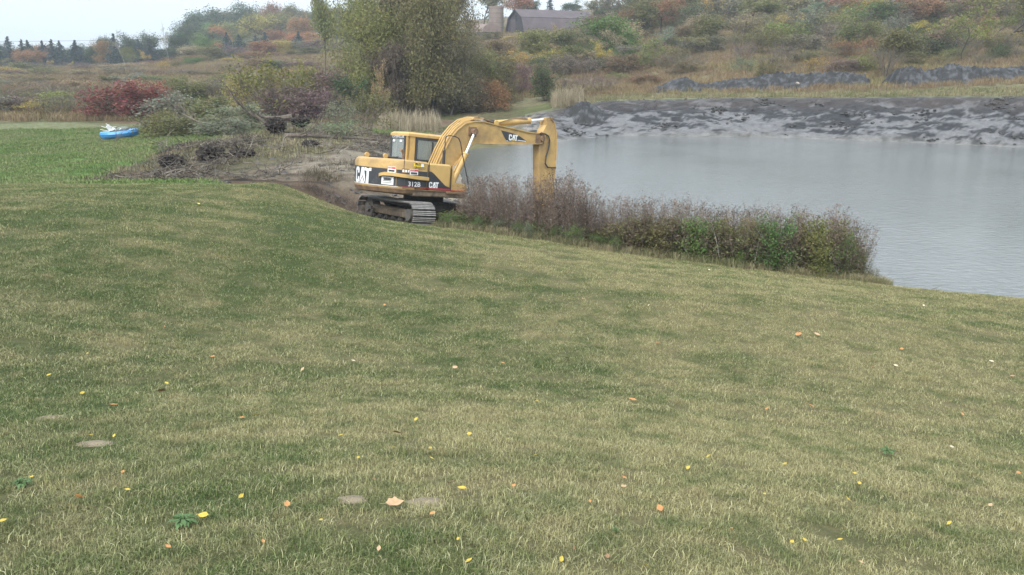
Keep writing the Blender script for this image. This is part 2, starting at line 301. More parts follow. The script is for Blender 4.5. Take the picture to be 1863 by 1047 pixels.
for i in np.nonzero(rm)[0]:
    x, y = fx[i], fy[i]; d = SD[i]
    if lawn_m[i] and d > .3: HZ[i] += .03*fbm(x, y, .5, 2); T[i] = (.10, .11, .05); continue
    n1 = fbm(x, y, .11, 4, 3.3); n2 = fbm(x, y, .9, 4, 9.1)
    if y > 56 and x > -3 and d < 40:
        # raw cut bank: dark peat on top, grey clay slabs lower down
        inb = float((sm((11.0-d)/2.5)*sm((x+1)/3))); xb = float(sm((x+1+1.5*n2)/2.5))
        rdg = noise.ridged_multi_fractal(Vector((x*.42+y*.25, y*.6-x*.13, 4.2)), .8, 2.1, 6, 1.0, 2.0)
        nn = fbm(x, y, 1.7, 4, 2.0)
        HZ[i] += inb*((rdg-1.1)*.15 + nn*.08 + .35*fbm(x, y, .17, 2, 21.0))*sm((d+.2)/1.2)
        st = fbm(x*.8+y*.8, y*1.2-x*.35, .6, 6, 6.0, .45)*1.15+(rdg-1.1)*.18; h = d/9.5
        clay = np.array((.132, .131, .136)); peat = np.array((.014, .0135, .016)); brown = np.array((.050, .036, .030)); tan = np.array((.17, .16, .14))
        col_ = fbm(x*.9+y*.25, y*.25, .16, 3, 11.0)
        c = peat + (clay-peat)*float(sm((st*1.0+.21+col_*.8-(h-.36)*1.15)*3.2))
        c = c + (brown-c)*float(sm((h-.62)*3.2))*(.55+.5*n2); c = c + (tan-c)*float(sm((.16-h)*5))*.55
        if x < 7: c = c + (np.array((.24, .215, .18))-c)*float(sm((5-x)/4))*float(sm((n2+.25)*3))*.8
        mea = np.array((.125, .135, .062)) if d < 15.5 else np.array((.17, .155, .09)); mea = mea*(1+.4*n1)
        k = float(sm((d-10.2-.9*n2)/.9)); c = c*(1-k) + mea*k
        if d >= 15.5: HZ[i] += .15*n2
        c = c*xb + np.array((.13, .12, .065))*(1+.3*n1)*(1-xb)
        T[i] = np.clip(c, .01, 1); continue
    if d < -.3: T[i] = (.08, .075, .06); continue
    if dirt_m[i]:
        sand = float(sm((x+15)/9)*sm((y-28)/6)); c = np.array((.11, .078, .052))*(1-sand) + np.array((.27, .235, .185))*sand
        c = c + (np.array((.024, .019, .016))-c)*float(sm((n2-.02)*3))*(1-.75*sand); c = c + (np.array((.075, .080, .034))-c)*float(sm((n1-.02)*5))*(.8-.55*sand)
        HZ[i] += (.10*n2 + .16*abs(fbm(x, y, .5, 3, 1.0)))*min(1, max(0, d)/2)*(1 if abs(x+2.8) > 4 or abs(y-25.5) > 4.5 else .15); T[i] = np.clip(c, .01, 1); continue
    if y < 52 + 4*n1 + (-x-10)*.1 and x < -7:      # bright green field
        c = np.array((.085, .165, .042))*(1+.25*n1); c = c + (np.array((.12, .15, .06))-c)*float(sm((y-42)/10)); T[i] = c; HZ[i] += .03*n2; continue
    if y < 69 + 3*n1 and x < -8: T[i] = np.array((.155, .165, .09))*(1+.2*n1); continue
    if y < 27 and x > -3: T[i] = (.085, .09, .05); continue
    c = np.array((.165, .135, .08)); c = c + (np.array((.10, .105, .05))-c)*float(sm((n1+.1)*4)); c = c + (np.array((.15, .10, .085))-c)*float(sm((-n1-.1)*5))*.7
    T[i] = c; HZ[i] += .12*n2
T[~rm] = (.09, .10, .055)
allv = np.stack([fx, fy, HZ], 1)
qi = np.arange((nx-1)*(ny-1)); r_, c_ = qi//(nx-1), qi % (nx-1); q0 = r_*nx+c_
quads = np.stack([q0, q0+1, q0+nx+1, q0+nx], 1)
lq = lawn_m[q0] & (SD[q0] > .0); bq = (~lq) & (fy[q0] > 56) & (fx[q0] > 1) & (SD[q0] < 11.6) & (SD[q0] > -4) & (fx[q0] < 100)
sq = (~lq) & (~bq) & (dirt_m[q0] | ((SD[q0] < 2.5) & (fy[q0] < 60)))
hq = (~lq) & (~bq) & (~sq) & (fy[q0] > 84); mq = ~(lq | bq | sq | hq)
def sheet(name, mask, m):
    qs = quads[mask]; used = np.unique(qs); idx = np.full(len(allv), -1); idx[used] = np.arange(len(used))
    me = bpy.data.meshes.new(name); me.from_pydata(allv[used].tolist(), [], idx[qs].tolist())
    ca = me.color_attributes.new('tint', 'FLOAT_COLOR', 'POINT'); ca.data.foreach_set('color', np.c_[T[used], np.ones(len(used))].ravel())
    me.polygons.foreach_set('use_smooth', [True]*len(me.polygons)); me.materials.append(m)
    o = bpy.data.objects.new(name, me); COL.objects.link(o); o['kind'] = 'structure'; return o
o_lawn = sheet('lawn', lq, M_LAWN); tag(o_lawn, 'mown lawn, part green and part straw coloured, sloping down to the pond')
tag(sheet('pond_bank', bq, M_MUD), 'raw grey and black mud bank freshly cut above the far side of the pond')
tag(sheet('sandy_ground', sq, M_SANDY), 'churned dirt and sand between the lawn and the pond')
tag(sheet('hillside', hq, M_GROUND), 'overgrown hillside and rising ground behind the pond')
tag(sheet('meadow', mq, M_GROUND), 'green field and rough grass beyond the lawn crest')
wm = bpy.data.meshes.new('pond_water'); wm.from_pydata([(-8, 10, 0), (110, 10, 0), (110, 72, 0), (-8, 72, 0)], [], [(0, 1, 2, 3)])
tag(link('pond_water', wm, None, [m_water()]), 'grey rippled pond water', kind='structure')

# ------------------------------------------------------------------ scattering with geometry nodes (uncountable cover only)
def rnd_attr(me, per):                 # random colour per leaf or blade (per = vertices of each)
    n = len(me.vertices); k = n//per; c = np.ones((n, 4)); r = RNG.random((k, 3)); c[:k*per, :3] = np.repeat(r, per, 0)
    ca = me.color_attributes.new('rnd', 'FLOAT_COLOR', 'POINT'); ca.data.foreach_set('color', c.ravel())
def scatter(name, P, scl, rotz, protos, label, mats=None, tilt=None):
    col = bpy.data.collections.new(name+'_kinds')
    for i, me in enumerate(protos):
        o = bpy.data.objects.new('%s_tuft' % name, me); col.objects.link(o)
    me = bpy.data.meshes.new(name); me.from_pydata([tuple(p) for p in P], [], [])
    def att(n, ty, dat, key='value'): a = me.attributes.new(n, ty, 'POINT'); a.data.foreach_set(key, np.asarray(dat).ravel())
    att('scl', 'FLOAT', np.asarray(scl, float)); rot = np.zeros((len(P), 3))
    if tilt is not None: rot[:, :2] = tilt
    rot[:, 2] = rotz; att('rot', 'FLOAT_VECTOR', rot, 'vector'); att('pick', 'INT', RNG.integers(0, len(protos), len(P)))
    o = bpy.data.objects.new(name, me); COL.objects.link(o); o['kind'] = 'stuff'; o['label'] = label
    g = bpy.data.node_groups.new(name+'_nodes', 'GeometryNodeTree'); g.interface.new_socket('Geometry', in_out='INPUT', socket_type='NodeSocketGeometry'); g.interface.new_socket('Geometry', in_out='OUTPUT', socket_type='NodeSocketGeometry')
    gi = g.nodes.new('NodeGroupInput'); go = g.nodes.new('NodeGroupOutput'); ip = g.nodes.new('GeometryNodeInstanceOnPoints'); ci = g.nodes.new('GeometryNodeCollectionInfo')
    ci.inputs[0].default_value = col; ci.inputs['Separate Children'].default_value = True; ci.inputs['Reset Children'].default_value = True
    def na(n, ty): a = g.nodes.new('GeometryNodeInputNamedAttribute'); a.data_type = ty; a.inputs[0].default_value = n; return a.outputs[0]
    g.links.new(gi.outputs[0], ip.inputs['Points']); g.links.new(ci.outputs[0], ip.inputs['Instance']); ip.inputs['Pick Instance'].default_value = True
    g.links.new(na('pick', 'INT'), ip.inputs['Instance Index']); g.links.new(na('rot', 'FLOAT_VECTOR'), ip.inputs['Rotation']); g.links.new(na('scl', 'FLOAT'), ip.inputs['Scale'])
    g.links.new(ip.outputs[0], go.inputs[0]); mo = o.modifiers.new('scatter', 'NODES'); mo.node_group = g; return o
def blades(n, half, h0, h1, wd, lean, m, flat=.25, bend=.5):      # a tuft of tapered bent blades
    v = []; f = []
    for i in range(n):
        x, y = random.uniform(-half, half), random.uniform(-half, half); a = random.uniform(0, 2*PI); h = random.uniform(h0, h1)
        if random.random() < flat: l = h*random.uniform(1.0, 1.6); h *= random.uniform(.15, .4)
        else: l = h*abs(random.gauss(0, lean))
        dx, dy = math.cos(a), math.sin(a); pa = a+PI/2+random.gauss(0, .6); w_ = wd*random.uniform(.7, 1.3)/2; px_, py_ = math.cos(pa)*w_, math.sin(pa)*w_
        k = len(v); mx_, my_, mz = x+dx*l*(1-bend)*.6, y+dy*l*(1-bend)*.6, h*.62
        v += [(x-px_, y-py_, -.01), (x+px_, y+py_, -.01), (mx_+px_*.85, my_+py_*.85, mz), (mx_-px_*.85, my_-py_*.85, mz), (x+dx*l, y+dy*l, h)]
        f += [(k, k+1, k+2, k+3), (k+3, k+2, k+4)]
    me = bpy.data.meshes.new('tuft'); me.from_pydata(v, [], f); rnd_attr(me, 5); me.materials.append(m); return me
BARE = [(*hit(u, v).xy, r) for u, v, r in ((100,763,.12),(172,808,.13),(638,911,.085),(775,916,.10))]
def lawn_pts(y0, y1, dens):
    xm = y1*.72+1.5; n = int((2*xm)*(y1-y0)*dens); x = RNG.uniform(-xm, xm, n); y = RNG.uniform(y0, y1, n)
    k = (np.abs(x) < y*.70+1.2) & (y < edge_y(x)-.05) & (sdist(x, y) > .25)
    for bx, by, r in BARE: k &= np.hypot(x-bx, (y-by)*1.3) > r*RNG.uniform(.0, 1.1, n)
    x, y = x[k], y[k]; z = height(x, y); return np.stack([x, y, z], 1)
def put_lawn(name, P, protos, label, s0=.75, s1=1.3):
    x, y = P[:, 0], P[:, 1]; e = .3; gx_ = (height(x+e, y)-height(x-e, y))/(2*e); gy_ = (height(x, y+e)-height(x, y-e))/(2*e)
    P[:, 2] += .03*np.array([fbm(a, b, .5, 2) for a, b in zip(x, y)])
    rz = RNG.uniform(0, 2*PI, len(P)); # XYZ euler applies z last, so rotate the slope into the tuft's own frame
    lx = gx_*np.cos(rz)+gy_*np.sin(rz); ly = -gx_*np.sin(rz)+gy_*np.cos(rz)
    return scatter(name, P, RNG.uniform(s0, s1, len(P)), rz, protos, label, tilt=np.stack([np.arctan(ly), -np.arctan(lx)], 1))
n1 = [blades(210, .11, .012, .034, .0026, 1.3, M_BLADE, .5) for _ in range(6)]
n2 = [blades(150, .15, .014, .034, .0040, 1.2, M_BLADE, .3) for _ in range(4)]
n3 = [blades(120, .22, .014, .032, .0065, .8, M_BLADE, .25) for _ in range(4)]
put_lawn('lawn_grass', lawn_pts(1.8, 7.5, 85), n1, 'short mown grass blades close to the camera')
put_lawn('mid_lawn_grass', lawn_pts(7.5, 14, 42), n2, 'short mown grass in the middle of the lawn')
put_lawn('far_lawn_grass', lawn_pts(14, 26.5, 20), n3, 'short mown grass near the far lawn edge')
tl = [blades(60, .06, .03, .065, .0035, .5, M_BLADE, .1) for _ in range(2)]
P = lawn_pts(2.2, 12, 3.0); P = P[np.array([fbm(a, b, .8, 3, 5.5) > .12 for a, b in P[:, :2]])]
put_lawn('taller_grass_tufts', P, tl, 'slightly taller green grass tufts scattered over the lawn')

# ------------------------------------------------------------------ tracked excavator
M_YEL = plain('worn_yellow_paint', (.49, .32, .115), .55, 0, .14, 2.2, (.26, .17, .085), .42)
M_YELC = plain('yellow_paint', (.52, .34, .12), .5, 0, .10, 3, (.30, .20, .10), .34)
M_DIRT = plain('mud_caked_steel', (.20, .15, .10), .85, 0, .45, 5, (.07, .06, .05), .45, .5)
M_DARK = plain('black_panel_paint', (.035, .037, .042), .45, 0, .25, 2.5, (.16, .155, .15), .30)
M_TRACK = plain('track_steel', (.10, .095, .09), .6, .3, .4, 8, (.19, .16, .13), .4, .5)
M_GROUSE = plain('worn_grouser_steel', (.40, .38, .37), .5, .35, .2, 8, (.16, .13, .10), .3)
M_UNDER = plain('dark_undercarriage', (.045, .042, .04), .8, 0, .4, 6, (.13, .11, .09), .35, .4)
M_RUB = plain('black_rubber', (.03, .03, .032), .6, 0, .2)
M_WHITE = plain('white_decal', (.78, .79, .80), .5, 0, .05, 9, (.45, .43, .40), .25, 0)
M_RED = plain('red_decal', (.52, .04, .06), .5, 0, .1, 9, (.3, .15, .12), .2, 0)
M_LYEL = plain('bright_yellow_decal', (.80, .58, .03), .5, 0, .05, 9, None, 0, 0)
M_BRN = plain('rusty_brown_steel', (.16, .10, .065), .8, 0, .4, 6, (.30, .19, .09), .4, .3)
m, t, b = mat('polished_rod'); b.inputs['Base Color'].default_value = (.85, .86, .88, 1); b.inputs['Metallic'].default_value = .6; b.inputs['Roughness'].default_value = .3; M_ROD = m
def m_glass(name, c, al):
    m, t, b = mat(name); b.inputs['Base Color'].default_value = c+(1,); b.inputs['Roughness'].default_value = .08; b.inputs['Alpha'].default_value = al; b.inputs['Specular IOR Level'].default_value = .6
    return m
M_GLS = m_glass('dusty_cab_glass', (.30, .34, .33), .52)
MPOS = Vector((-2.825, 24.783, 1.073)); YAW, PT, RL = .7372, .1446, -.0437
ex = empty('excavator', MPOS, (RL, PT, YAW))
tag(ex, 'yellow tracked excavator with black side band parked on the bank above the pond', 'excavator')
MR = Euler((RL, PT, YAW), 'XYZ').to_matrix(); MRI = MR.transposed()
def p2l(u, v, ax, c):
    a, s = slopes(u, v); d = MRI@Vector((a, 1, s)); o = MRI@(Vector((0, 0, CZ))-MPOS); return o + d*((c-o[ax])/d[ax])
def poly(pts, y): return [(p.x, p.z) for p in (p2l(u, v, 1, y) for u, v in pts)]
# outline of the upper structure: rear arc then right side; (s, z, off) -> local point
RAD = 2.13; OUT = []
for i in range(25):
    y = 1.2 - 2.4*i/24; OUT.append(Vector((-math.sqrt(RAD*RAD-y*y), y, 0)))
OUT[0] += Vector((.07, -.03, 0)); OUT[-1] += Vector((.05, .02, 0)); OUT += [Vector((-1.60, -1.245, 0))] + [Vector((x, -1.25, 0)) for x in (-1.3, -1.0, -.8, -.5, -.2, .05)]
OL = [0.0]
for i in range(1, len(OUT)): OL.append(OL[-1]+(OUT[i]-OUT[i-1]).length)
def wrap(s, z, off=0.0):
    for i in range(1, len(OUT)):
        if s <= OL[i] or i == len(OUT)-1: break
    a, b = OUT[i-1], OUT[i]; t = (s-OL[i-1])/(OL[i]-OL[i-1]); d = (b-a).normalized(); n = Vector((d.y, -d.x, 0))
    if n.dot(a+b) < 0 and abs(a.y) < 1.19: n = -n
    if i > 25: n = Vector((0, -1, 0))
    return a + (b-a)*t + n*off + Vector((0, 0, z))
def s_rear(u, v):
    for k in range(200):
        s = OL[24]*k/199; p = wrap(s, 0); q = p2l(u, v, 2, 0)
    best = None
    for k in range(400):
        s = OL[24]*k/399; P0 = wrap(s, 0); q = p2l(u, v, 0, P0.x)
        e = abs(q.y-P0.y)
        if best is None or e < best[0]: best = (e, s, q.z)
    return best[1], best[2]
def s_side(u, v): q = p2l(u, v, 1, -1.25); return OL[-1]-(.05-q.x), q.z
def band(s0, s1, zf, off=.004, n=40, back=.02):            # a strip wrapped on the outline; zf(s) -> (z0, z1)
    mb = MB(); vs = []
    for i in range(n+1):
        s = s0+(s1-s0)*i/n; z0, z1 = zf(s); vs += [wrap(s, z0, off), wrap(s, z1, off), wrap(s, z1, -back), wrap(s, z0, -back)]
    fs = [(4*i+k, 4*i+4+k, 4*i+4+(k+1) % 4, 4*i+(k+1) % 4) for i in range(n) for k in range(4)] + [(3,2,1,0), (4*n, 4*n+1, 4*n+2, 4*n+3)]
    return mb.add(vs, fs)
# counterweight
def layered(rings, cap=True):
    mb = MB(); n = len(rings[0]); vs = [p for r in rings for p in r]
    fs = [(k*n+i, k*n+(i+1) % n, (k+1)*n+(i+1) % n, (k+1)*n+i) for k in range(len(rings)-1) for i in range(n)]
    fs += [tuple(range(n-1, -1, -1)), tuple(range((len(rings)-1)*n, len(rings)*n))]; return mb.add(vs, fs)
def ringat(z, ins, x1=-1.27):
    pts = [p for p in OUT if p.x < x1-.05]; out = []
    for p in pts:
        d = Vector((p.x+.9, p.y, 0)).normalized(); out.append(p - d*ins + Vector((0, 0, z)))
    out.append(Vector((x1, -1.25+ins, z))); out.append(Vector((x1, 1.2-ins, z))); return out
layered([ringat(.93, .22), ringat(.98, .06), ringat(1.08, 0), ringat(1.80, 0), ringat(1.88, .025), ringat(1.93, .10)]).build('counterweight', M_YEL, ex, True)
band(.02, OL[-1]+.0, lambda s: (1.075, 1.105), .012).build('bumper_trim', M_BRN, ex)
layered([ringat(.935, .18), ringat(.97, .045), ringat(1.075, -.006)]).build('counterweight_skirt', M_BRN, ex, True)
SC = OL[24]                                               # s at the rear right corner
zt = 1.64; s77 = s_side(778, 320)[0]
band(.03, s77-.02, lambda s: (1.16, zt+.02-.01*s), .004, 60).build('black_band', M_DARK, ex, True)
# side: engine door and tank box
def sidebox(name, x0, x1, z0, z1, m, y1=-.35, bev=.05, z1b=None):
    mb = MB(); mb.box(((x0+x1)/2, (-1.25+y1)/2, (z0+z1)/2), (x1-x0, abs(y1+1.25), z1-z0), None, 0, bev); return mb.build(name, m, ex, True)
sidebox('engine_door', -1.262, -.80, 1.11, 1.91, M_YEL); sidebox('tank_box', -.79, .05, 1.11, 1.885, M_YELC)
MB().box((-.30, 0, 1.0), (1.98, 2.46, .20), None, 0, .03).build('upper_frame', M_DIRT, ex, True)
MB().prism([(.055, 1.11), (.055, 1.78), (.16, 1.66), (.22, 1.36), (.62, 1.33), (.69, 1.27), (.69, 1.10)], -1.24, -.42).build('front_step_box', M_YELC, ex)
MB().box((.30, -.8, 1.06), (.84, .95, .07)).build('front_sill', M_BRN, ex)
MB().box((-.8, .02, 1.86), (.9, .75, .12), None, 0, .04).build('engine_hood', M_YEL, ex, True)
MB().box((-.93, .75, 1.48), (.68, .9, .75), None, 0, .05).build('left_rear_housing', M_YEL, ex, True)
MB().box((-.2, 0, 1.3), (1.0, .62, .5)).build('boom_well', M_UNDER, ex)
mb = MB().tube([(-1.35, .35, 1.93), (-1.35, .35, 2.02)], .17, 12).box((-1.2, .65, 1.95), (.5, .5, .06)).tube([(-1.5, .9, 1.95), (-1.1, .3, 1.97), (-.95, .1, 1.99)], .03, 6)
mb.build('engine_fittings', M_RUB, ex, True)
MB().tube([(-1.02, -.25, 1.88), (-1.02, -.25, 2.10), (-1.06, -.27, 2.17), (-1.15, -.3, 2.22)], .042, 10).build('exhaust_pipe', M_BRN, ex, True)
for y in (.8, -.2):
    MB().tube([(-1.62, y-.04, 2.0), (-1.62, y+.04, 2.0)], .07, 12).box((-1.62, y, 1.95), (.09, .06, .08)).build('lifting_eye', M_YEL, ex, True)
# black diagonal panel on the tank box, seams and stripes
def zup(s):
    f = (s-s77)/(OL[-1]-s77); return (1.16, max(1.17, zt-.02-.45*max(0, f)**1.15)) if f > 0 else (1.16, zt)
MB().add([Vector((-.785, -1.255, 1.16)), Vector((.04, -1.255, 1.16)), Vector((.04, -1.255, 1.20)), Vector((-.15, -1.255, 1.25)), Vector((-.35, -1.255, 1.40)), Vector((-.62, -1.255, 1.60)), Vector((-.70, -1.255, 1.64)), Vector((-.785, -1.255, 1.65))], [tuple(range(8))]).build('tank_panel_decal', M_DARK, ex)
for k, (xa, xb, za) in enumerate(((-1.72, .04, 1.145), (-.75, .68, 1.115))): MB().box(((xa+xb)/2, -1.258, za+.012), (xb-xa, .006, .016)).build('red_stripe', M_RED, ex)
for s, z0, z1 in ((SC+.06, 1.11, 1.92), (.05+0, 0, 0)):
    if z1: band(s, s+.014, lambda q: (z0, z1), .006, 2).build('panel_seam', M_RUB, ex)
MB().box((-.795, -1.251, 1.5), (.016, .02, .8)).build('panel_seam', M_RUB, ex); MB().box((.052, -1.251, 1.48), (.016, .02, .74)).build('panel_seam', M_RUB, ex)
band(.05, SC*.97, lambda s: (1.145, 1.157), .006, 40).build('white_stripe', M_WHITE, ex)
# lettering
LC = [[(.12,0),(.5,0),(.6,.12),(.6,.38),(.4,.38),(.4,.2),(.2,.2),(.2,.8),(.4,.8),(.4,.62),(.6,.62),(.6,.88),(.5,1),(.12,1),(0,.85),(0,.15)]]
LA = [[(.62,0),(.86,1),(1.12,1),(1.36,0),(1.31,0),(.99,.50),(.67,0)]]; LTRI = [[(.76,0),(1.22,0),(.99,.40)]]
LT = [[(1.18,1),(1.80,1),(1.80,.8),(1.6,.8),(1.6,0),(1.4,0),(1.4,.8),(1.18,.8)]]
def letters(polys, fn):                # fn maps the letter plane to local points
    vs = []; fs = []
    for pl in polys: n = len(vs); vs += [fn(x, z) for x, z in pl]; fs.append(tuple(range(n, n+len(pl))))
    me = bpy.data.meshes.new('lettering'); me.from_pydata([tuple(v) for v in vs], [], fs); bm = bmesh.new(); bm.from_mesh(me); bmesh.ops.triangulate(bm, faces=bm.faces); bm.to_mesh(me); bm.free(); return me
sa, za = s_rear(647.5, 332); sb, _ = s_rear(674, 333.5); zb = za+.50
link('logo_lettering', letters(LC+LA+LTRI+LT, lambda x, z: wrap(sa+.02+(sb-sa)*x/1.8, 1.165+.455*z, .009)), ex, [M_WHITE])
qa, qb = p2l(779.5, 346, 1, -1.25), p2l(797, 347, 1, -1.25)
link('logo_lettering', letters(LC+LA+LTRI+LT, lambda x, z: Vector((qa.x+(qb.x-qa.x)*x/1.8, -1.262, 1.17+.17*z))), ex, [M_WHITE])
def text(name, s, p, dx, h, m, sx=1.0, up=Vector((0, 0, 1)), bold=.0, parent=None):   # flat lettering starting at p, running along dx
    cu = bpy.data.curves.new(name, 'FONT'); cu.body = s; cu.size = 1; cu.offset = bold; cu.resolution_u = 2; o = bpy.data.objects.new('tmp', cu); COL.objects.link(o)
    me = bpy.data.meshes.new_from_object(o.evaluated_get(bpy.context.evaluated_depsgraph_get())); COL.objects.unlink(o); bpy.data.objects.remove(o)
    dx = Vector(dx).normalized(); nrm = dx.cross(up).normalized(); M = Matrix((dx*h*sx*1.4, up*h*1.4, nrm)).transposed().to_4x4(); M.translation = Vector(p)
    me.transform(M); me.materials.clear(); return link(name, me, parent or ex, [m])
q = p2l(732, 335, 1, -1.25)
text('model_number', '312B', (-1.52, -1.264, 1.185), (1, 0, 0), .135, M_WHITE, 1.15, bold=.02)
# warning stickers: pixel boxes on the rear arc and the side
def sticker(name, u0, v0, u1, v1, m, side=False):
    f = s_side if side else s_rear
    (s0, z1), (s1, z0) = f(u0, v0), f(u1, v1); 
    return band(s0, s1, lambda s: (z0, z1), .012, 4, .005).build(name, m, ex), s0, s1, z0, z1
def danger(u0, v0, u1, v1, side=False):
    o, s0, s1, z0, z1 = sticker('warning_sticker', u0, v0, u1, v1, M_WHITE, side)
    h = (z1-z0); r = band(s0+.005, s1-.005, lambda s: (z1-h*.36, z1-.01), .017, 3, .004).build('sticker_header', M_RED, o)
    for k in (.30, .42, .54): band(s0+.03, s1-.03, lambda s: (z0+h*(k-.2), z0+h*(k-.2)+.018), .016, 3, .003).build('sticker_line', M_DARK, o)
    a = wrap(s0+.02, z1-h*.31, .021); e = wrap(s1, z1-h*.31, .021); text('sticker_word', 'DANGER', a, e-a, h*.20, M_WHITE, .85*(s1-s0)/.32, parent=o)
danger(706, 303, 720, 314.5); danger(746, 308, 760, 319, True)
o, s0, s1, z0, z1 = sticker('info_sticker', 695, 321, 715.5, 337, M_WHITE)
for k in range(5): band(s0+.05, s1-.05, lambda s: (z0+.05+k*.045, z0+.065+k*.045), .016, 4, .003).build('sticker_line', M_DARK, o)
band(s0+.08, s1-.08, lambda s: (z1-.10, z1-.04), .017, 4, .004).build('sticker_header', M_DARK, o)
o, s0, s1, z0, z1 = sticker('checkered_plate', 733, 307, 744, 316, M_BRN, True)
for k in range(3): band(s0+.015+k*.08, s0+.065+k*.08, lambda s: (z0+.03, z1-.03), .016, 2, .003).build('plate_mark', M_WHITE, o)
o, s0, s1, z0, z1 = sticker('dealer_sticker', 753.5, 297.5, 772, 304.5, M_LYEL, True)
text('dealer_word', 'Michigan', wrap(s0+.03, z0+.035, .016), (1, 0, 0), .085, M_DARK, .85, bold=.02, parent=o); 
MB().box((wrap(s1-.08, 0).x, -1.266, (z0+z1)/2), (.10, .004, .09)).build('dealer_mark', M_WHITE, o)
text('phone_lettering', '1-800 MICH CAT', (wrap(s0, 0).x-.02, -1.256, z0-.085), (1, 0, 0), .05, M_BRN, .85)
# bent yellow hand bar along the flank
bp = []
for u, v in ((690, 318.5), (700, 316.5), (715, 317.5)): s, z = s_rear(u, v); bp.append((s, z))
for u, v in ((745, 322), (762, 324.5), (777, 326)): s, z = s_side(u, v); bp.append((s, z))
mb = MB(); vs = []
for i in range(41):
    f = i/40*5; k = min(4, int(f)); t_ = f-k; s = bp[k][0]+(bp[k+1][0]-bp[k][0])*t_; z = bp[k][1]+(bp[k+1][1]-bp[k][1])*t_; o_ = .03 + .07*math.sin(PI*min(1, i/8)*.5)
    vs += [wrap(s, z-.055, .01), wrap(s, z-.045, o_), wrap(s, z+.045, o_), wrap(s, z+.055, .01)]
mb.add(vs, [(4*i+k, 4*i+4+k, 4*i+4+(k+1) % 4, 4*i+(k+1) % 4) for i in range(40) for k in range(4)] + [(3,2,1,0), (160,161,162,163)]).build('guard_bar', M_YELC, ex, True)
# cab
cab = MB(); y0, y1 = .27, 1.2; xr, xf = -.5, 1.12
cab.box(((xr+xf)/2, (y0+y1)/2, 1.5), (xf-xr, y1-y0, .8), None, 0, .04)
for x, y, wx, wy in ((xr+.13, y0+.03, .26, .06), (xr+.06, y1-.04, .12, .08), (xf-.12, y0+.03, .08, .06), (xf-.12, y1-.03, .08, .06), (xr+.03, y0+.06, .06, .12)): cab.box((x, y, 2.28), (wx, wy, .82))
cb = cab.build('cab_body', M_YELC, ex, True)
layered([[Vector((x, y, z)) for x, y in ((xr-.02+i, y0-.03+i), (xf+.03-i, y0-.03+i), (xf+.03-i, y1+.02-i), (xr-.02+i, y1+.02-i))] for z, i in ((2.655, .0), (2.73, .0), (2.785, .07))]).build('cab_roof', M_YELC, ex, True)
def frame(name, org, du, dv, w_, h_, bw, th, m, parent):
    du, dv = Vector(du), Vector(dv); n = du.cross(dv); R = Matrix((du, dv, n)).transposed(); mb = MB(); o = Vector(org)
    for cx, cy, a, b_ in ((w_/2, bw/2, w_, bw), (w_/2, h_-bw/2, w_, bw), (bw/2, h_/2, bw, h_-2*bw), (w_-bw/2, h_/2, bw, h_-2*bw)): mb.box(o+du*cx+dv*cy, (a, b_, th), R)
    fo = mb.build(name, m, parent); g = MB().box(o+du*(w_/2)+dv*(h_/2), (w_-2*bw, h_-2*bw, .008), R).build('pane', M_GLS, fo); return fo
frame('rear_window', (xr-.012, y1-.01, 1.90), (0, -1, 0), (0, 0, 1), .80, .76, .085, .03, M_DARK, ex)
f = frame('side_window', (xr+.27, y0-.012, 1.90), (1, 0, 0), (0, 0, 1), 1.20, .74, .07, .03, M_DARK, ex)
MB().box((xr+.92, y0-.014, 2.24), (.05, .03, .6)).build('window_divider', M_DARK, f)
frame('front_window', (xf-.04, y0+.02, 1.90), (0, 1, 0), (0, 0, 1), .9, .76, .05, .03, M_DARK, ex); frame('door_window', (xf-.1, y1-.01, 1.90), (-1, 0, 0), (0, 0, 1), 1.3, .74, .06, .03, M_DARK, ex)
text('roof_lettering', 'CATERPILLAR', (xr-.032, y1-.09, 2.59), (0, -1, 0), .075, M_WHITE, 1.0)
for y in (1.0, .62): MB().box((xr-.03, y, 2.50), (.02, .10, .06)).build('window_sticker', M_WHITE, ex)
MB().box((.1, .72, 1.98), (.45, .45, .16), None, 0, .04).box((-.12, .72, 2.22), (.12, .42, .5), None, 0, .04).build('operator_seat', M_RUB, ex, True)
# hand rail and mirror bar at the front right corner
MB().tube([p2l(u, v, 1, -1.1) for u, v in ((808, 292), (809.5, 267), (810, 253), (812, 248.5), (818, 247), (829, 249), (834.5, 252), (838, 260), (841, 279), (844, 295), (847, 310), (852, 334), (853, 345))], .016, 6).build('hand_rail', M_RUB, ex, True)
MB().tube([p2l(807, 300, 1, -.95), p2l(808, 274, 1, -.95)], .045, 8).build('breather_tube', M_RUB, ex, True)
# boom
BO = [(783,338),(797,300),(808,275),(820,252),(832,237),(846,226),(862,221.5),(880,222),(905,228.5),(935,235),(962,241.5),(983,243.5),(990,247),(991,254),(987,260),(980,262),(920,262),(880,261),(866,260),(858,263),(840,284),(824,303),(806,340)]
mb = MB().prism(poly(BO, -.2), -.2, .2); bo = mb.build('boom', M_YEL, ex)
P_ = poly(BO, -.2)
for yy in (-.2, .2):                                       # flange plates standing a little proud of the web
    pass
top = P_[:12]; vs = []; 
for x, z in top: vs += [(x, -.235, z-.015), (x, .235, z-.015), (x, .235, z+.02), (x, -.235, z+.02)]
MB().add(vs, [(4*i+k, 4*i+4+k, 4*i+4+(k+1) % 4, 4*i+(k+1) % 4) for i in range(len(top)-1) for k in range(4)]).build('boom_top_plate', M_YEL, bo)
bot = P_[14:23]; vs = []
for x, z in bot: vs += [(x, -.235, z-.02), (x, .235, z-.02), (x, .235, z+.012), (x, -.235, z+.012)]
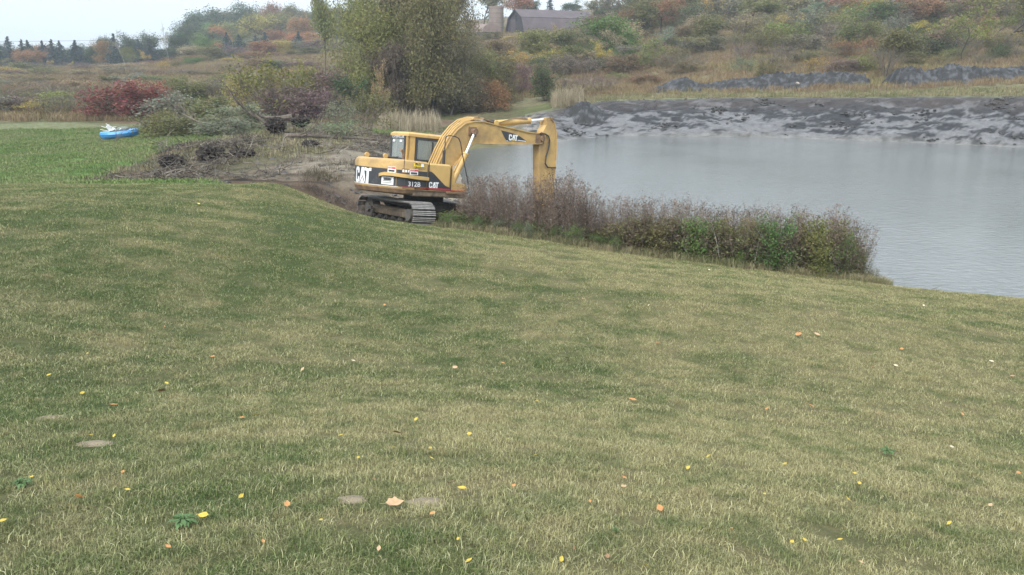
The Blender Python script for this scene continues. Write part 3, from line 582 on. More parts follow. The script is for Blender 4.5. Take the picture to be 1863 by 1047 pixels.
MB().add(vs, [(4*i+k, 4*i+4+k, 4*i+4+(k+1) % 4, 4*i+(k+1) % 4) for i in range(len(bot)-1) for k in range(4)]).build('boom_bottom_plate', M_YEL, bo)
D_ = poly([(912,237.5),(958,257.5),(948,258),(922,258),(918,251)], -.206); D_ = poly([(911.5,237.5),(930,242),(945,248),(959,257.8),(940,257.4),(921.5,257),(917,249)], -.206)
me = letters([D_], lambda x, z: Vector((x, -.2075, z))); link('boom_logo_panel', me, ex, [M_DARK])
qa, qb = p2l(925, 255.5, 1, -.2), p2l(941, 255.5, 1, -.2); hh = p2l(933, 245.5, 1, -.2).z-qa.z
link('logo_lettering', letters(LC+LA+LT, lambda x, z: Vector((qa.x+(qb.x-qa.x)*x/1.8, -.2125, qa.z+hh*z))), ex, [M_WHITE])
link('logo_triangle', letters(LTRI, lambda x, z: Vector((qa.x+(qb.x-qa.x)*x/1.8, -.2125, qa.z+hh*z))), ex, [M_LYEL])
for a_, b_ in ((941.5, 957), (921.5, 924)):
    A0, B0 = p2l(a_, 256.3, 1, -.21), p2l(b_, 256.9, 1, -.21); MB().box(((A0.x+B0.x)/2, -.212, (A0.z+B0.z)/2), (B0.x-A0.x, .004, .02)).build('logo_underline', M_WHITE, ex)
kn = p2l(864, 240, 1, -.33); MB().tube([(kn.x, -.40, kn.z), (kn.x, .40, kn.z)], .095, 14).build('boom_pin', M_BRN, ex, True)
MB().box((kn.x, -.215, kn.z), (.34, .03, .30), None, 0, .012).build('pin_boss', M_BRN, bo)
fl = p2l(815, 350, 1, -.33); br = p2l(846.5, 282, 1, -.33)
for y in (-.33, .33):
    a = Vector((fl.x, y, fl.z)); e = Vector((br.x, y, br.z)); k = Vector((kn.x, y, kn.z))
    c = MB().tube([a, a+(e-a)*.96, e], [.092, .092, .105], 14).tube([e, e+(k-e)*.06], .115, 14).build('boom_cylinder', M_YELC, ex, True)
    MB().tube([e, k-(k-e)*.06], .042, 12).build('rod', M_ROD, c, True); MB().tube([k-(k-e)*.12, k+(k-e)*.03], .08, 12).build('rod_eye', M_BRN, c, True)
    MB().tube([a+Vector((-.13, 0, .1)), a+(e-a)*.5+Vector((-.13, 0, .04)), a+(e-a)*.97+Vector((-.12, 0, 0))], .018, 6).build('cylinder_pipe', M_YELC, c, True)
# pipes over the back of the boom and looping hoses
for k, y in enumerate((-.16, -.08, .02, .11)):
    pts = []
    for i, (x, z) in enumerate(P_[0:8]):
        a = Vector(P_[max(i-1, 0)]); b_ = Vector(P_[i+1]); d = (b_-a).normalized(); nrm = Vector((-d.y, d.x)); o_ = .075+.02*k; pts.append((x+nrm.x*o_, y, z+nrm.y*o_))
    MB().tube(pts, .022, 6).build('hydraulic_pipe', M_YELC, bo, True)
for k, y in enumerate((-.12, -.04, .05)):
    A0 = p2l(856, 223, 1, y); B0 = p2l(868+2*k, 214.5+k, 1, y); C0 = p2l(884+4*k, 218+k, 1, y); D0 = p2l(898, 223, 1, y)
    MB().tube([A0, A0.lerp(B0, .6)+Vector((0, 0, .05)), B0, C0, D0], .022, 6).build('hydraulic_hose', M_BRN, ex, True)
a = p2l(898, 224.5, 1, 0); e = p2l(962, 220.5, 1, 0); k = p2l(998, 217, 1, 0)
c = MB().tube([a, a.lerp(e, .96), e], [.095, .10, .115], 14).tube([e, e.lerp(k, .03)], .12, 14).tube([(a.x, -.16, a.z), (a.x, .16, a.z)], .09, 10).build('stick_cylinder', M_YELC, ex, True)
MB().tube([e, k], .043, 12).build('rod', M_ROD, c, True); MB().tube([(k.x, -.2, k.z), (k.x, .2, k.z)], .06, 10).build('stick_pin', M_BRN, ex, True)
MB().tube([a+Vector((.1, -.11, .02)), a.lerp(e, .25)+Vector((0, -.13, .06)), a.lerp(e, .55)+Vector((0, -.06, .13)), a.lerp(e, .9)+Vector((0, -.1, .08))], .018, 6).build('cylinder_hose', M_BRN, c, True)
MB().box(a+Vector((-.12, 0, .02)), (.26, .22, .14), None, 0, .03).build('hose_block', M_RUB, ex, True)
# stick and bucket
SO = [(994,215),(1001,214),(1008,224),(1011.5,241),(1012,264),(1009.5,307),(1007,330),(1005,372),(1003,396),(984,396),(981.5,360),(981,300),(981,266),(984,254),(989,238),(994.5,228)]
st = MB().prism(poly(SO, -.16), -.16, .16).build('stick', M_YEL, ex)
Q_ = poly(SO[1:9], -.16); vs = []
for x, z in Q_: vs += [(x-.015, -.19, z), (x+.02, -.19, z), (x+.02, .19, z), (x-.015, .19, z)]
MB().add(vs, [(4*i+k, 4*i+4+k, 4*i+4+(k+1) % 4, 4*i+(k+1) % 4) for i in range(len(Q_)-1) for k in range(4)]).build('stick_back_plate', M_YEL, st)
j = p2l(984, 252.5, 1, -.2); MB().tube([(j.x+.05, -.27, j.z), (j.x+.05, .27, j.z)], .10, 14).build('boom_tip_pin', M_BRN, ex, True)
MB().box((j.x-.05, -.212, j.z-.02), (.42, .02, .30), None, 0, .008).build('tip_collar', M_BRN, bo)
MB().box(p2l(992.5, 227, 1, 0), (.05, .3, .42), Matrix.Rotation(.25, 3, 'Y')).build('dark_gusset', M_RUB, st)
MB().tube([p2l(u, v, 1, -.24) for u, v in ((982, 243.5), (992, 244), (998, 248), (1000, 256), (998, 270), (993.5, 285), (992, 298), (996, 304.5), (1003, 305.5), (1011, 305.5))], .026, 8).build('hydraulic_hose', M_RUB, ex, True)
MB().tube([p2l(u, v, 1, -.22) for u, v in ((984, 241), (994, 245), (997.5, 256), (996, 272), (992.5, 286))], .018, 6).build('hydraulic_hose', M_BRN, ex, True)
bq_ = p2l(993, 392, 1, 0)
MB().prism([(bq_.x+dx, bq_.z+dz) for dx, dz in ((.25, .15), (.1, -.35), (-.15, -.62), (-.5, -.75), (-.85, -.66), (-.62, -.35), (-.35, .02), (-.2, .2))], -.45, .45).build('bucket', M_DIRT, ex)
for k in range(5): MB().box((bq_.x-.93, -.4+.2*k, bq_.z-.70), (.22, .07, .05), Matrix.Rotation(-.35, 3, 'Y')).build('bucket_tooth', M_GROUSE, ex)
MB().box((bq_.x+.02, 0, bq_.z+.6), (.12, .26, 1.1)).build('bucket_link', M_BRN, ex)
# undercarriage: two tracks nearly square to the upper body, the near ends towards the camera
TH = math.radians(-55)-YAW
MB().tube([(0, 0, .72), (0, 0, .93)], .62, 28).build('slew_ring', M_UNDER, ex, True)
RT = Matrix.Rotation(TH, 3, 'Z')
mb = MB(); mb.box((0, 0, .56), (1.5, 1.1, .34), RT, 0, .05)
for sx in (-.55, .55): mb.box(RT@Vector((sx, 0, .46)), (.35, 1.9, .24), RT, 0, .03)
mb.build('carbody', M_UNDER, ex, True)
HL, RR = 1.50, .345                                        # half wheelbase and belt radius
per = 4*HL + 2*PI*RR; NS = 46
def belt(d):                                               # distance along the belt -> position and angle
    d = d % per
    if d < 2*HL: return Vector((-HL+d, 0, 2*RR-.035*math.sin(PI*d/(2*HL)))), 0.0
    d -= 2*HL
    if d < PI*RR: a = d/RR; return Vector((HL+RR*math.sin(a), 0, RR+RR*math.cos(a))), a
    d -= PI*RR
    if d < 2*HL: return Vector((HL-d, 0, 0)), PI
    a = (d-2*HL)/RR; return Vector((-HL-RR*math.sin(a), 0, RR-RR*math.cos(a))), PI+a
SW = .74
shoe = MB().box((0, 0, 0), (.150, SW, .028), None, 0).mesh('track_shoe'); shoe.materials.append(M_TRACK)
grm = MB()
for gx_ in (-.052, .0, .052): grm.box((gx_, 0, .028), (.017, SW-.01, .030))
grm = grm.mesh('grouser'); grm.materials.append(M_GROUSE)
whl = MB().tube([(0, -.13, 0), (0, .13, 0)], .29, 24).tube([(0, -.20, 0), (0, .20, 0)], .14, 16).mesh('idler', True); whl.materials.append(M_TRACK)
rol = MB().tube([(0, -.18, 0), (0, .18, 0)], .085, 14).tube([(0, -.22, 0), (0, .22, 0)], .05, 10).mesh('roller', True); rol.materials.append(M_UNDER)
for sd_ in (-1, 1):
    tr = empty('track', RT@Vector((0, sd_*.98, .02)), (0, 0, TH)); tr.parent = ex
    MB().box((0, 0, .33), (2.45, .30, .26), None, 0, .04).box((0, -.17, .30), (2.2, .06, .16), None, 0, .02).box((0, .17, .30), (2.2, .06, .16), None, 0, .02).build('track_frame', M_DIRT, tr, True)
    mb = MB(); N = 64; vs = []
    for i in range(N):
        p, a = belt(per*i/N); n_v = Vector((math.sin(a), 0, math.cos(a)))
        for y, o_ in ((-.13, -.03), (.13, -.03), (.13, -.10), (-.13, -.10)): vs.append(p+n_v*o_+Vector((0, y, 0)))
    mb.add(vs, [(4*i+k, 4*((i+1) % N)+k, 4*((i+1) % N)+(k+1) % 4, 4*i+(k+1) % 4) for i in range(N) for k in range(4)]).build('track_chain', M_UNDER, tr)
    for i in range(NS):
        p, a = belt(per*(i+.5)/NS)
        o = bpy.data.objects.new('track_shoe', shoe); COL.objects.link(o); o.parent = tr; o.location = p; o.rotation_euler = (0, a, 0)
        g = bpy.data.objects.new('grouser', grm) if False else None
        if i == 0:
            both = MB().box((0, 0, 0), (.150, SW, .028), None, 0)
            for gx_ in (-.052, .0, .052): both.box((gx_, 0, .028), (.017, SW-.01, .034), None, 1)
            bme = both.mesh('track_shoe'); bme.materials.append(M_TRACK); bme.materials.append(M_GROUSE)
        o.data = bme
    for nm, x in (('idler', HL), ('sprocket', -HL)):
        o = bpy.data.objects.new(nm, whl); COL.objects.link(o); o.parent = tr; o.location = (x, 0, RR)
    for k in range(6):
        o = bpy.data.objects.new('roller', rol); COL.objects.link(o); o.parent = tr; o.location = (-1.12+.45*k, 0, .13)
    for k in range(2):
        o = bpy.data.objects.new('roller', rol); COL.objects.link(o); o.parent = tr; o.location = (-.45+.95*k, 0, .56); o.scale = (.7, .6, .7)
    for x in (HL,):
        MB().tube([(x, -.35, RR), (x, .35, RR)], .17, 22).build('hub_cap', M_TRACK, tr, True)
    MB().box((-1.0, -.34, .36), (.28, .05, .10)).build('frame_step', M_TRACK, tr)

# ------------------------------------------------------------------ plants: unit kinds (height 1, radius .5), copied and scaled
def grow(seed, stems, spread, first, levels, kids, decay, up, r0, curl=.18):
    rd = random.Random(seed); br = []; tips = []
    def seg(p, d, L_, r, lv):
        pts = [p]; n = 4; q = p.copy(); dd = d.copy()
        for i in range(n):
            dd = (dd + Vector((rd.gauss(0, curl), rd.gauss(0, curl), rd.gauss(0, curl*.6)+up*.10))).normalized(); q = q + dd*L_/n; pts.append(q.copy())
        br.append((pts, r, lv))
        if lv >= levels: tips.append(pts[-1]); tips.append(pts[2]); return
        for k in range(kids):
            t = rd.uniform(.35 if lv else .45, 1.0); i = min(n-1, int(t*n)); pp = pts[i].lerp(pts[i+1], t*n-i)
            a = rd.uniform(0, 2*PI); perp = dd.orthogonal().normalized(); perp.rotate(Matrix.Rotation(a, 3, dd)); nd_ = (dd*rd.uniform(.5, 1.0)+perp*rd.uniform(.6, 1.1)+Vector((0, 0, up*.35))).normalized()
            seg(pp, nd_, L_*decay*rd.uniform(.75, 1.15), r*.55, lv+1)
        tips.append(pts[-1])
    for k in range(stems):
        a = 2*PI*k/stems+rd.uniform(-.4, .4); d = Vector((math.cos(a)*spread, math.sin(a)*spread, 1)).normalized()
        o = Vector((math.cos(a), math.sin(a), 0))*(.03 if stems > 1 else 0); seg(o, d, first*rd.uniform(.85, 1.1), r0, 0)
    return br, tips
def wood_mesh(br, maxlv=9, sides=(6, 4, 3, 3, 3)):
    mb = MB()
    for pts, r, lv in br:
        if lv <= maxlv:
            q = pts if lv < 3 else [pts[0], pts[2], pts[4]]; n = len(q); mb.tube(q, [r*(1-.62*i/(n-1)) for i in range(n)], sides[min(lv, 4)], caps=False)
    me = bpy.data.meshes.new('wood'); me.from_pydata(mb.v, [], mb.f); me.polygons.foreach_set('use_smooth', [True]*len(me.polygons)); return me
def leaf_mesh(C_, size, m, aspect=.6, droop=0.0, var=.4, clump=None):
    N = len(C_); C_ = np.asarray(C_); a = RNG.normal(size=(N, 3)); a[:, 2] -= droop*2.5; a /= np.linalg.norm(a, axis=1)[:, None]
    b = RNG.normal(size=(N, 3)); b -= (b*a).sum(1)[:, None]*a; b /= np.linalg.norm(b, axis=1)[:, None]; s = size*(1+var*RNG.uniform(-1, 1, N))[:, None]
    P0, P1, P2, P3 = C_-a*s*.5, C_+b*s*aspect*.5, C_+a*s*.5, C_-b*s*aspect*.5
    V = np.stack([P0, P1, P2, P3], 1).reshape(-1, 3); F_ = np.arange(4*N).reshape(-1, 4)
    me = bpy.data.meshes.new('leaves'); me.vertices.add(len(V)); me.vertices.foreach_set('co', V.ravel()); me.loops.add(4*N); me.loops.foreach_set('vertex_index', F_.ravel())
    me.polygons.add(N); me.polygons.foreach_set('loop_start', np.arange(0, 4*N, 4)); me.update()
    c = np.ones((4*N, 4)); r = RNG.random((N, 3)); 
    if clump is not None: r[:, 0] = .35*r[:, 0]+.65*clump[:, 0]; r[:, 1] = .45*r[:, 1]+.55*clump[:, 1]
    c[:, :3] = np.repeat(r, 4, 0)
    ca = me.color_attributes.new('rnd', 'FLOAT_COLOR', 'POINT'); ca.data.foreach_set('color', c.ravel()); me.materials.append(m); return me
def around(tips, n, sg, flat=1.0):
    T_ = np.array([tuple(t) for t in tips]); k = RNG.integers(0, len(T_), n); cl = RNG.random((len(T_), 2))
    return T_[k] + RNG.normal(size=(n, 3))*np.array([sg, sg, sg*flat]), cl[k]
def normalise(br, tips, top=1.0):
    T_ = np.array([tuple(t) for t in tips]); zm = np.percentile(T_[:, 2], 97)*1.04; rm_ = np.percentile(np.hypot(T_[:, 0], T_[:, 1]), 93)*1.06
    def f(p): return Vector((p.x/rm_*.5, p.y/rm_*.5, p.z/zm*top))
    return [([f(p) for p in pts], r, lv) for pts, r, lv in br], [f(t) for t in tips]
KIND = {}
def kind(name, seeds, wood, n, sg, size, grow_a, maxlv=9, droop=0.0, aspect=.6, low=0.0, flat=.8):
    out = []
    for sd_ in seeds:
        br, tips = normalise(*grow(sd_, *grow_a)); C_, cl = around(tips, n, sg, flat)
        if low > 0:                                        # skirt of foliage nearer the ground
            q, cq = around([Vector((t.x*1.0, t.y*1.0, max(.06, t.z*.42))) for t in tips], int(n*low), sg*1.1, .8); C_ = np.r_[C_, q]; cl = np.r_[cl, cq]
        C_[:, 2] = np.maximum(C_[:, 2], .01)
        wm_ = wood_mesh(br, maxlv); wm_.materials.append(wood); out.append((leaf_mesh(C_, size, M_LEAF, aspect, droop, clump=cl), wm_))
    KIND[name] = out
#            stems spread first levels kids decay up r0
kind('shrub', (1, 2, 3, 4, 5, 6), M_TWIG, 3000, .060, .042, (7, .75, .55, 2, 4, .62, .5, .012), 2, low=.55)
kind('loose_shrub', (11, 12, 13, 14), M_TWIG, 1500, .045, .036, (8, .6, .6, 2, 4, .6, .8, .010), 2, low=.25)
kind('twiggy', (21, 22, 23, 24), M_TWIG, 1500, .05, .024, (11, .6, .62, 2, 5, .55, .9, .009), 9, low=.3, aspect=.35)
kind('tree', (31, 32, 33, 34, 35), M_BARK, 6500, .055, .034, (1, .05, .52, 3, 5, .66, .35, .022), 2, low=.0)
kind('full_tree', (36, 37, 38, 39), M_BARK, 6000, .075, .036, (1, .05, .5, 3, 5, .68, .35, .02), 1, low=.75)
kind('big_tree', (36, 38, 39), M_BARK, 17000, .055, .017, (1, .05, .5, 3, 6, .68, .35, .02), 1, low=.7)
kind('sapling', (41, 42, 43), M_BARK, 1500, .05, .034, (1, .05, .7, 3, 4, .5, .7, .014), 3, low=.0)
kind('bare_tree', (51, 52), M_PALE, 160, .03, .03, (1, .05, .6, 3, 5, .58, .6, .016), 3)
def spruce(seed):
    rd = random.Random(seed); C_ = []; cl = []
    for k in range(34):
        z = .05+.93*(k/33); R_ = .5*(1-z)**.85+.012; nb = max(5, int(17*(1-z))+4)
        for j in range(nb):
            a = rd.uniform(0, 2*PI); L_ = R_*rd.uniform(.7, 1.1); c_ = (rd.random(), rd.random())
            for i in range(5 if L_ > .1 else 3):
                t = (i+rd.random())/5; C_.append((math.cos(a)*L_*t+rd.gauss(0, .012), math.sin(a)*L_*t+rd.gauss(0, .012), z-.10*L_*t*1.6+rd.gauss(0, .008))); cl.append(c_)
    mb = MB().tube([(0, 0, 0), (0, 0, .5), (0, 0, .97)], [.018, .011, .003], 6); wm_ = mb.mesh('wood'); wm_.materials.append(M_BARK)
    return leaf_mesh(C_, .055, M_LEAF, .5, .25, clump=np.array(cl)), wm_
KIND['spruce'] = [spruce(i) for i in (61, 62, 63)]
def willow(seed):
    rd = random.Random(seed); br, tips = normalise(*grow(seed, 3, .22, .62, 3, 5, .6, .55, .016)); C_ = []; cl = []
    for t in tips:
        for s_ in range(4):
            o = Vector((rd.gauss(0, .028), rd.gauss(0, .028), rd.gauss(0, .03))); L_ = rd.uniform(.03, .15); c_ = (rd.random(), rd.random()); dx, dy = rd.gauss(0, .02), rd.gauss(0, .02)
            for i in range(13): q = t+o; u_ = i/13; C_.append((q.x+dx*u_+rd.gauss(0, .006), q.y+dy*u_+rd.gauss(0, .006), max(.02, q.z-L_*u_))); cl.append(c_)
    wm_ = wood_mesh(br, 2); wm_.materials.append(M_BARK); C_ = np.array(C_); cl = np.array(cl)
    q = np.array([(x*.95, y*.95, z*.5) for x, y, z in C_[::3]]); return leaf_mesh(np.r_[C_, q], .022, M_LEAF, .45, .4, clump=np.r_[cl, cl[::3]]), wm_
KIND['willow'] = [willow(i) for i in (71, 72, 73)]
NAMES = {'big_tree': ('deciduous_tree', 'tree'), 'full_tree': ('deciduous_tree', 'tree'), 'shrub': ('shrub', 'shrub'), 'loose_shrub': ('shrub', 'shrub'), 'twiggy': ('brush_clump', 'brush'), 'tree': ('deciduous_tree', 'tree'), 'sapling': ('young_tree', 'tree'), 'bare_tree': ('bare_tree', 'tree'), 'spruce': ('spruce_tree', 'tree'), 'willow': ('willow_tree', 'tree')}
PCOUNT = [0]
def plant(k, u, Y, vtop, wpx, c, label, group=None, vb=None, sink=.05, rz=None, depth=None, name=None):
    """u column, Y distance, vtop row of the top, wpx width in photo pixels, c leaf colour"""
    p = on(u, Y); a, s = slopes(u, vtop); h = max(.5, CZ+s*Y-p.z+sink); wd = wpx/FPX*Y
    i = PCOUNT[0]; PCOUNT[0] += 1; lv, wd_ = KIND[k][i % len(KIND[k])]; nm, cat = NAMES[k]; t = empty(name or nm, (p.x, p.y, p.z-sink), (0, 0, random.uniform(0, 6.28) if rz is None else rz)); t.scale = (wd, (depth or wd), h)
    tag(t, label, cat, group)
    for n_, me in (('foliage', lv), ('stems' if k in ('shrub', 'loose_shrub', 'twiggy') else 'trunk', wd_)):
        o = bpy.data.objects.new(n_, me); COL.objects.link(o); o.parent = t; o.color = tuple(min(.6, x*(1.15 if k == 'spruce' else 1.5)*random.uniform(.9, 1.1)*(1.18 if k != 'spruce' else 1)) for x in c)+(1,)
    return t
CL = dict(gold=(.115, .105, .030), olive=(.105, .105, .042), dark=(.045, .068, .032), green=(.075, .125, .038), ygreen=(.14, .145, .050), yellow=(.27, .21, .055), rust=(.175, .10, .052), purple=(.13, .092, .088), grey=(.125, .115, .088), tan=(.22, .175, .10), orange=(.24, .12, .050), spruce=(.042, .075, .078), sage=(.13, .15, .10), red=(.155, .050, .045), brown=(.13, .095, .055))
# --- left: spruce row in front of the wood
SPR = [(2,84),(22,76),(46,81),(57,82),(83,83),(100,81),(114,83),(142,82),(150,96),(213,70),(256,80),(275,79),(416,68),(437,72),(468,72),(485,68),(545,66),(394,92)]
for i, (u, v) in enumerate(SPR):
    Y = 232+5*(i % 3); side = 'by the road at far left' if u < 160 else ('among broadleaf trees left of the wooded rise' if u < 300 else 'at the foot of the autumn wood')
    plant('spruce', u, Y, v-9, 50+10*(i % 2), CL['spruce'], 'small blue-green spruce '+side, 'spruces in the distant row')
L_ = [('tree',55,226,92,52,'rust','rust-brown round tree in front of the spruces at far left'),('sapling',12,220,106,22,'ygreen','little yellow-green sapling at the left edge before the spruces'),
('sapling',92,222,110,14,'yellow','tiny yellow sapling in front of the spruce row'),('sapling',132,222,112,14,'yellow','tiny yellow sapling right of the spruce group'),
('full_tree',190,236,76,42,'rust','orange-tinged tree left of the bare-topped pale tree'),('full_tree',203,250,70,36,'dark','dark green tree rising behind the orange-tinged tree'),('bare_tree',228,228,56,30,'tan','thin pale tree with sparse leaves above the tree line'),
('full_tree',250,255,66,50,'dark','dark green tree with flat top left of the bare snag'),('full_tree',286,258,64,54,'dark','dark green rounded tree between spruces and bare snag'),('full_tree',322,262,62,44,'dark','dark green tree directly behind the bare snag'),
('bare_tree',308,226,44,34,'tan','tall bare grey snag leaning above the tree line'),('full_tree',370,236,70,50,'green','round mid-green tree below the wooded rise'),('full_tree',345,300,46,58,'dark','dark tree at the left shoulder of the wooded rise'),
('tree',235,224,88,40,'olive','olive-brown loose tree in front of the spruces'),('full_tree',165,238,86,34,'dark','dark green tree right of the left spruce group'),('sapling',262,215,92,24,'yellow','yellow young tree below the snag'),
('sapling',240,212,98,34,'olive','olive young tree at the field edge under the pale tree')]
for k, u, Y, v, w_, c, lb in L_: plant(k, u, Y, v, w_, CL[c], lb)
# --- wood on the rise behind
WOOD = [(350,360,38,56,'dark','left end of the rise'),(385,370,28,60,'dark','left part of the rise'),(420,380,22,58,'dark','rise below the crest trees'),(455,385,9,46,'dark','crest, dark and tallest of the left wood'),(490,380,10,42,'rust','crest, reddish top'),(520,380,14,46,'olive','crest, olive top'),(550,380,16,44,'olive','crest next to the tall slender tree'),
 (400,330,46,50,'green','slope, mid green'),(430,325,44,48,'ygreen','slope, yellow-green'),(412,300,52,46,'orange','slope, orange-tan crown'),(450,320,34,50,'olive','slope, olive crown'),(478,315,30,54,'yellow','slope, golden crown'),(510,320,26,56,'ygreen','slope, golden-green crown'),(538,300,36,46,'orange','slope, bright orange crown'),(560,310,40,46,'olive','slope behind the slender tree'),
 (575,290,60,40,'orange','foot of the slope, orange'),(445,280,62,40,'olive','foot of the slope, olive'),(500,285,58,44,'rust','foot of the slope, rusty'),(470,275,66,38,'sage','foot of the slope, grey-green'),(530,275,62,42,'orange','foot of the slope, red-orange'),(380,290,60,46,'dark','foot of the slope, dark green'),(355,285,64,40,'green','foot of the slope beside the snag'),
 (610,330,30,60,'olive','slope right of the slender tree'),(640,340,16,60,'olive','slope behind the willow'),(590,340,20,50,'dark','slope behind the slender tree'),(600,280,70,44,'rust','foot of the slope behind the willow')]
WOOD += [(340+24*i, 268+6*(i % 3), 74+7*(i % 2), 44, ['dark','ygreen','olive','orange','sage','green','rust'][i % 7], 'front rank of the wood') for i in range(12)]
WOOD += [(-20+46*i, 262, 84+6*(i % 2), 50, ['dark','olive','rust','dark'][i % 4], 'low tree behind the spruce row') for i in range(9)]
WOOD += [(395+30*i, 400, 26-4*(i % 2), 58, ['dark','olive'][i % 2], 'back rank on the crest of the wood') for i in range(9)]
for u, Y, v, w_, c, lb in WOOD: plant('full_tree', u, Y, v, w_*1.25, CL[c], 'autumn wood tree: '+lb)
plant('tree', 592, 128, -6, 62, CL['ygreen'], 'tall slender tree with open yellow-green crown left of the willows')
# --- big willows in the middle
plant('big_tree', 672, 80, 8, 190, (.15, .155, .05), 'broad yellow-green willow left of the tall willow clump')
plant('willow', 765, 85, -85, 170, (.135, .128, .075), 'tallest olive willow rising past the top edge behind the excavator cab')
plant('big_tree', 822, 86, -70, 105, (.125, .120, .062), 'tall olive tree right of the dark trunk, left of the silo')
plant('big_tree', 705, 92, -35, 170, (.15, .15, .06), 'olive willow behind the broad yellow-green one')
plant('big_tree', 820, 79, 62, 130, (.12, .11, .07), 'brownish low willow in front of the tall willows')
plant('willow', 745, 79, 75, 120, (.085, .075, .055), 'dull brown willow skirt left of the dark trunk')
plant('big_tree', 755, 78.5, -50, 170, (.125, .122, .055), 'bushy olive tree around the dark trunk, behind the cab')
tk = empty('dead_tree_trunk', on(789, 79.5)); tag(tk, 'dark straight trunk wrapped in hanging twigs between the tall willows', 'tree')
MB().tube([(0, 0, -.1), (.1, 0, 5), (-.1, .1, 10), (.15, 0, 17)], [.30, .24, .20, .10], 10).build('trunk', m_bark('dark_bark', (.035, .03, .027)), tk, True)
br, tips = grow(303, 1, .05, 15, 2, 9, .28, .2, .12); wmm = wood_mesh([b_ for b_ in br if b_[2] > 0]); wmm.materials.append(M_BARK); link('limbs', wmm, tk)
# --- middle band of shrubs, left of and under the willows
MID = [('shrub',232,73,150,135,'red','bright red sumac thicket at the far side of the green field'),('shrub',285,74,156,80,'red','duller red end of the sumac thicket'),('loose_shrub',300,168,110,26,'yellow','small bright yellow shrub in the brown meadow'),
('loose_shrub',325,180,110,40,'olive','olive rounded shrub right of the bright yellow one'),('shrub',352,195,104,36,'green','small green bush before the distant road'),('loose_shrub',492,72,108,150,'gold','spreading small tree with yellow-green leaves behind the fallen trunk'),
('loose_shrub',448,76,138,70,'yellow','yellow-leaved low shrub left of the spreading small tree'),('shrub',560,80,118,60,'ygreen','yellow-green shrub right of the spreading small tree'),('shrub',605,80,128,90,'purple','grey-purple thicket between small tree and willows'),
('shrub',520,73,160,110,'purple','dark grey thicket below the spreading small tree'),('shrub',645,78,140,80,'dark','dark grey-green shrub in front of the broad willow'),('shrub',585,74,165,90,'purple','low greyish thicket in front of the purple one'),
('sapling',697,66,118,40,'tan','slim shrub with pale cream leaves in front of the willows'),('loose_shrub',668,52,163,112,'olive','tangled olive shrub with dry twigs left of the reeds'),('loose_shrub',628,50,185,70,'sage','grey-green tangled shrub behind the fallen branches'),
('shrub',880,84,92,62,'ygreen','yellow-flecked green bush right of the willows'),('shrub',905,84,104,66,'olive','yellow-speckled olive bush below the silo'),('shrub',862,80,140,70,'brown','brown-leaved low bush right under the willows'),('shrub',900,80,148,60,'rust','rusty low shrub left of the dark round bush'),
('shrub',992,84,122,62,'dark','dense dark green round bush above the left end of the bank'),('twiggy',1045,86,140,90,'purple','purple-brown twig thicket behind the left end of the bank'),('twiggy',1095,88,136,70,'purple','purple-brown thicket left of the grassy strip'),('shrub',940,92,118,60,'purple','mauve-brown shrub between olive and dark bushes'),
('full_tree',1088,130,34,112,'green','large bright green rounded tree right of the barn'),('sapling',1088,112,76,44,'yellow','small bright yellow tree in front of the large green one'),('shrub',1120,120,92,50,'green','green shrub right of the small yellow tree'),
('twiggy',1210,108,98,58,'rust','rust-red shrub on the slope right of the yellow tree'),('loose_shrub',1385,125,70,46,'yellow','yellow-leaved shrub in the middle of the right slope'),('sapling',1668,120,38,50,'yellow','golden young tree above the spoil heaps'),('sapling',1785,118,56,46,'orange','amber young tree near the right edge'),
('tree',1825,112,-30,120,'olive','tall olive tree at the right edge of the hillside'),('sapling',1735,108,40,70,'olive','thin-trunked olive tree left of the tall right-hand one'),('tree',1610,90,58,110,'olive','open bushy olive tree growing between the two spoil heaps'),('twiggy',1612,88,80,80,'brown','brown multi-stemmed clump at the gap between the heaps'),
('sapling',1750,100,14,90,'ygreen','yellow-green tree high on the right slope'),('shrub',318,57,172,140,'sage','grey-green cut brush heap beside the blue boat'),('shrub',380,56,178,130,'olive','olive brush heap right of the grey-green one'),('shrub',292,53,205,95,'olive','low leafy end of the brush heap touching the blue boat'),
('shrub',435,54,190,120,'sage','grey-green leafy cuttings left of the fallen trunk'),('shrub',400,49,216,130,'sage','low grey-green cuttings at the right foot of the brush heap'),('shrub',350,51,212,110,'olive','low olive cuttings at the front of the brush heap'),('loose_shrub',600,47,222,110,'sage','flat grey-green brush along the long fallen log'),('loose_shrub',400,58,174,40,'tan','pale-leaved upright cutting in the brush heap')]
for k, u, Y, v, w_, c, lb in MID: plant(k, u, Y, v, w_, CL[c], lb)
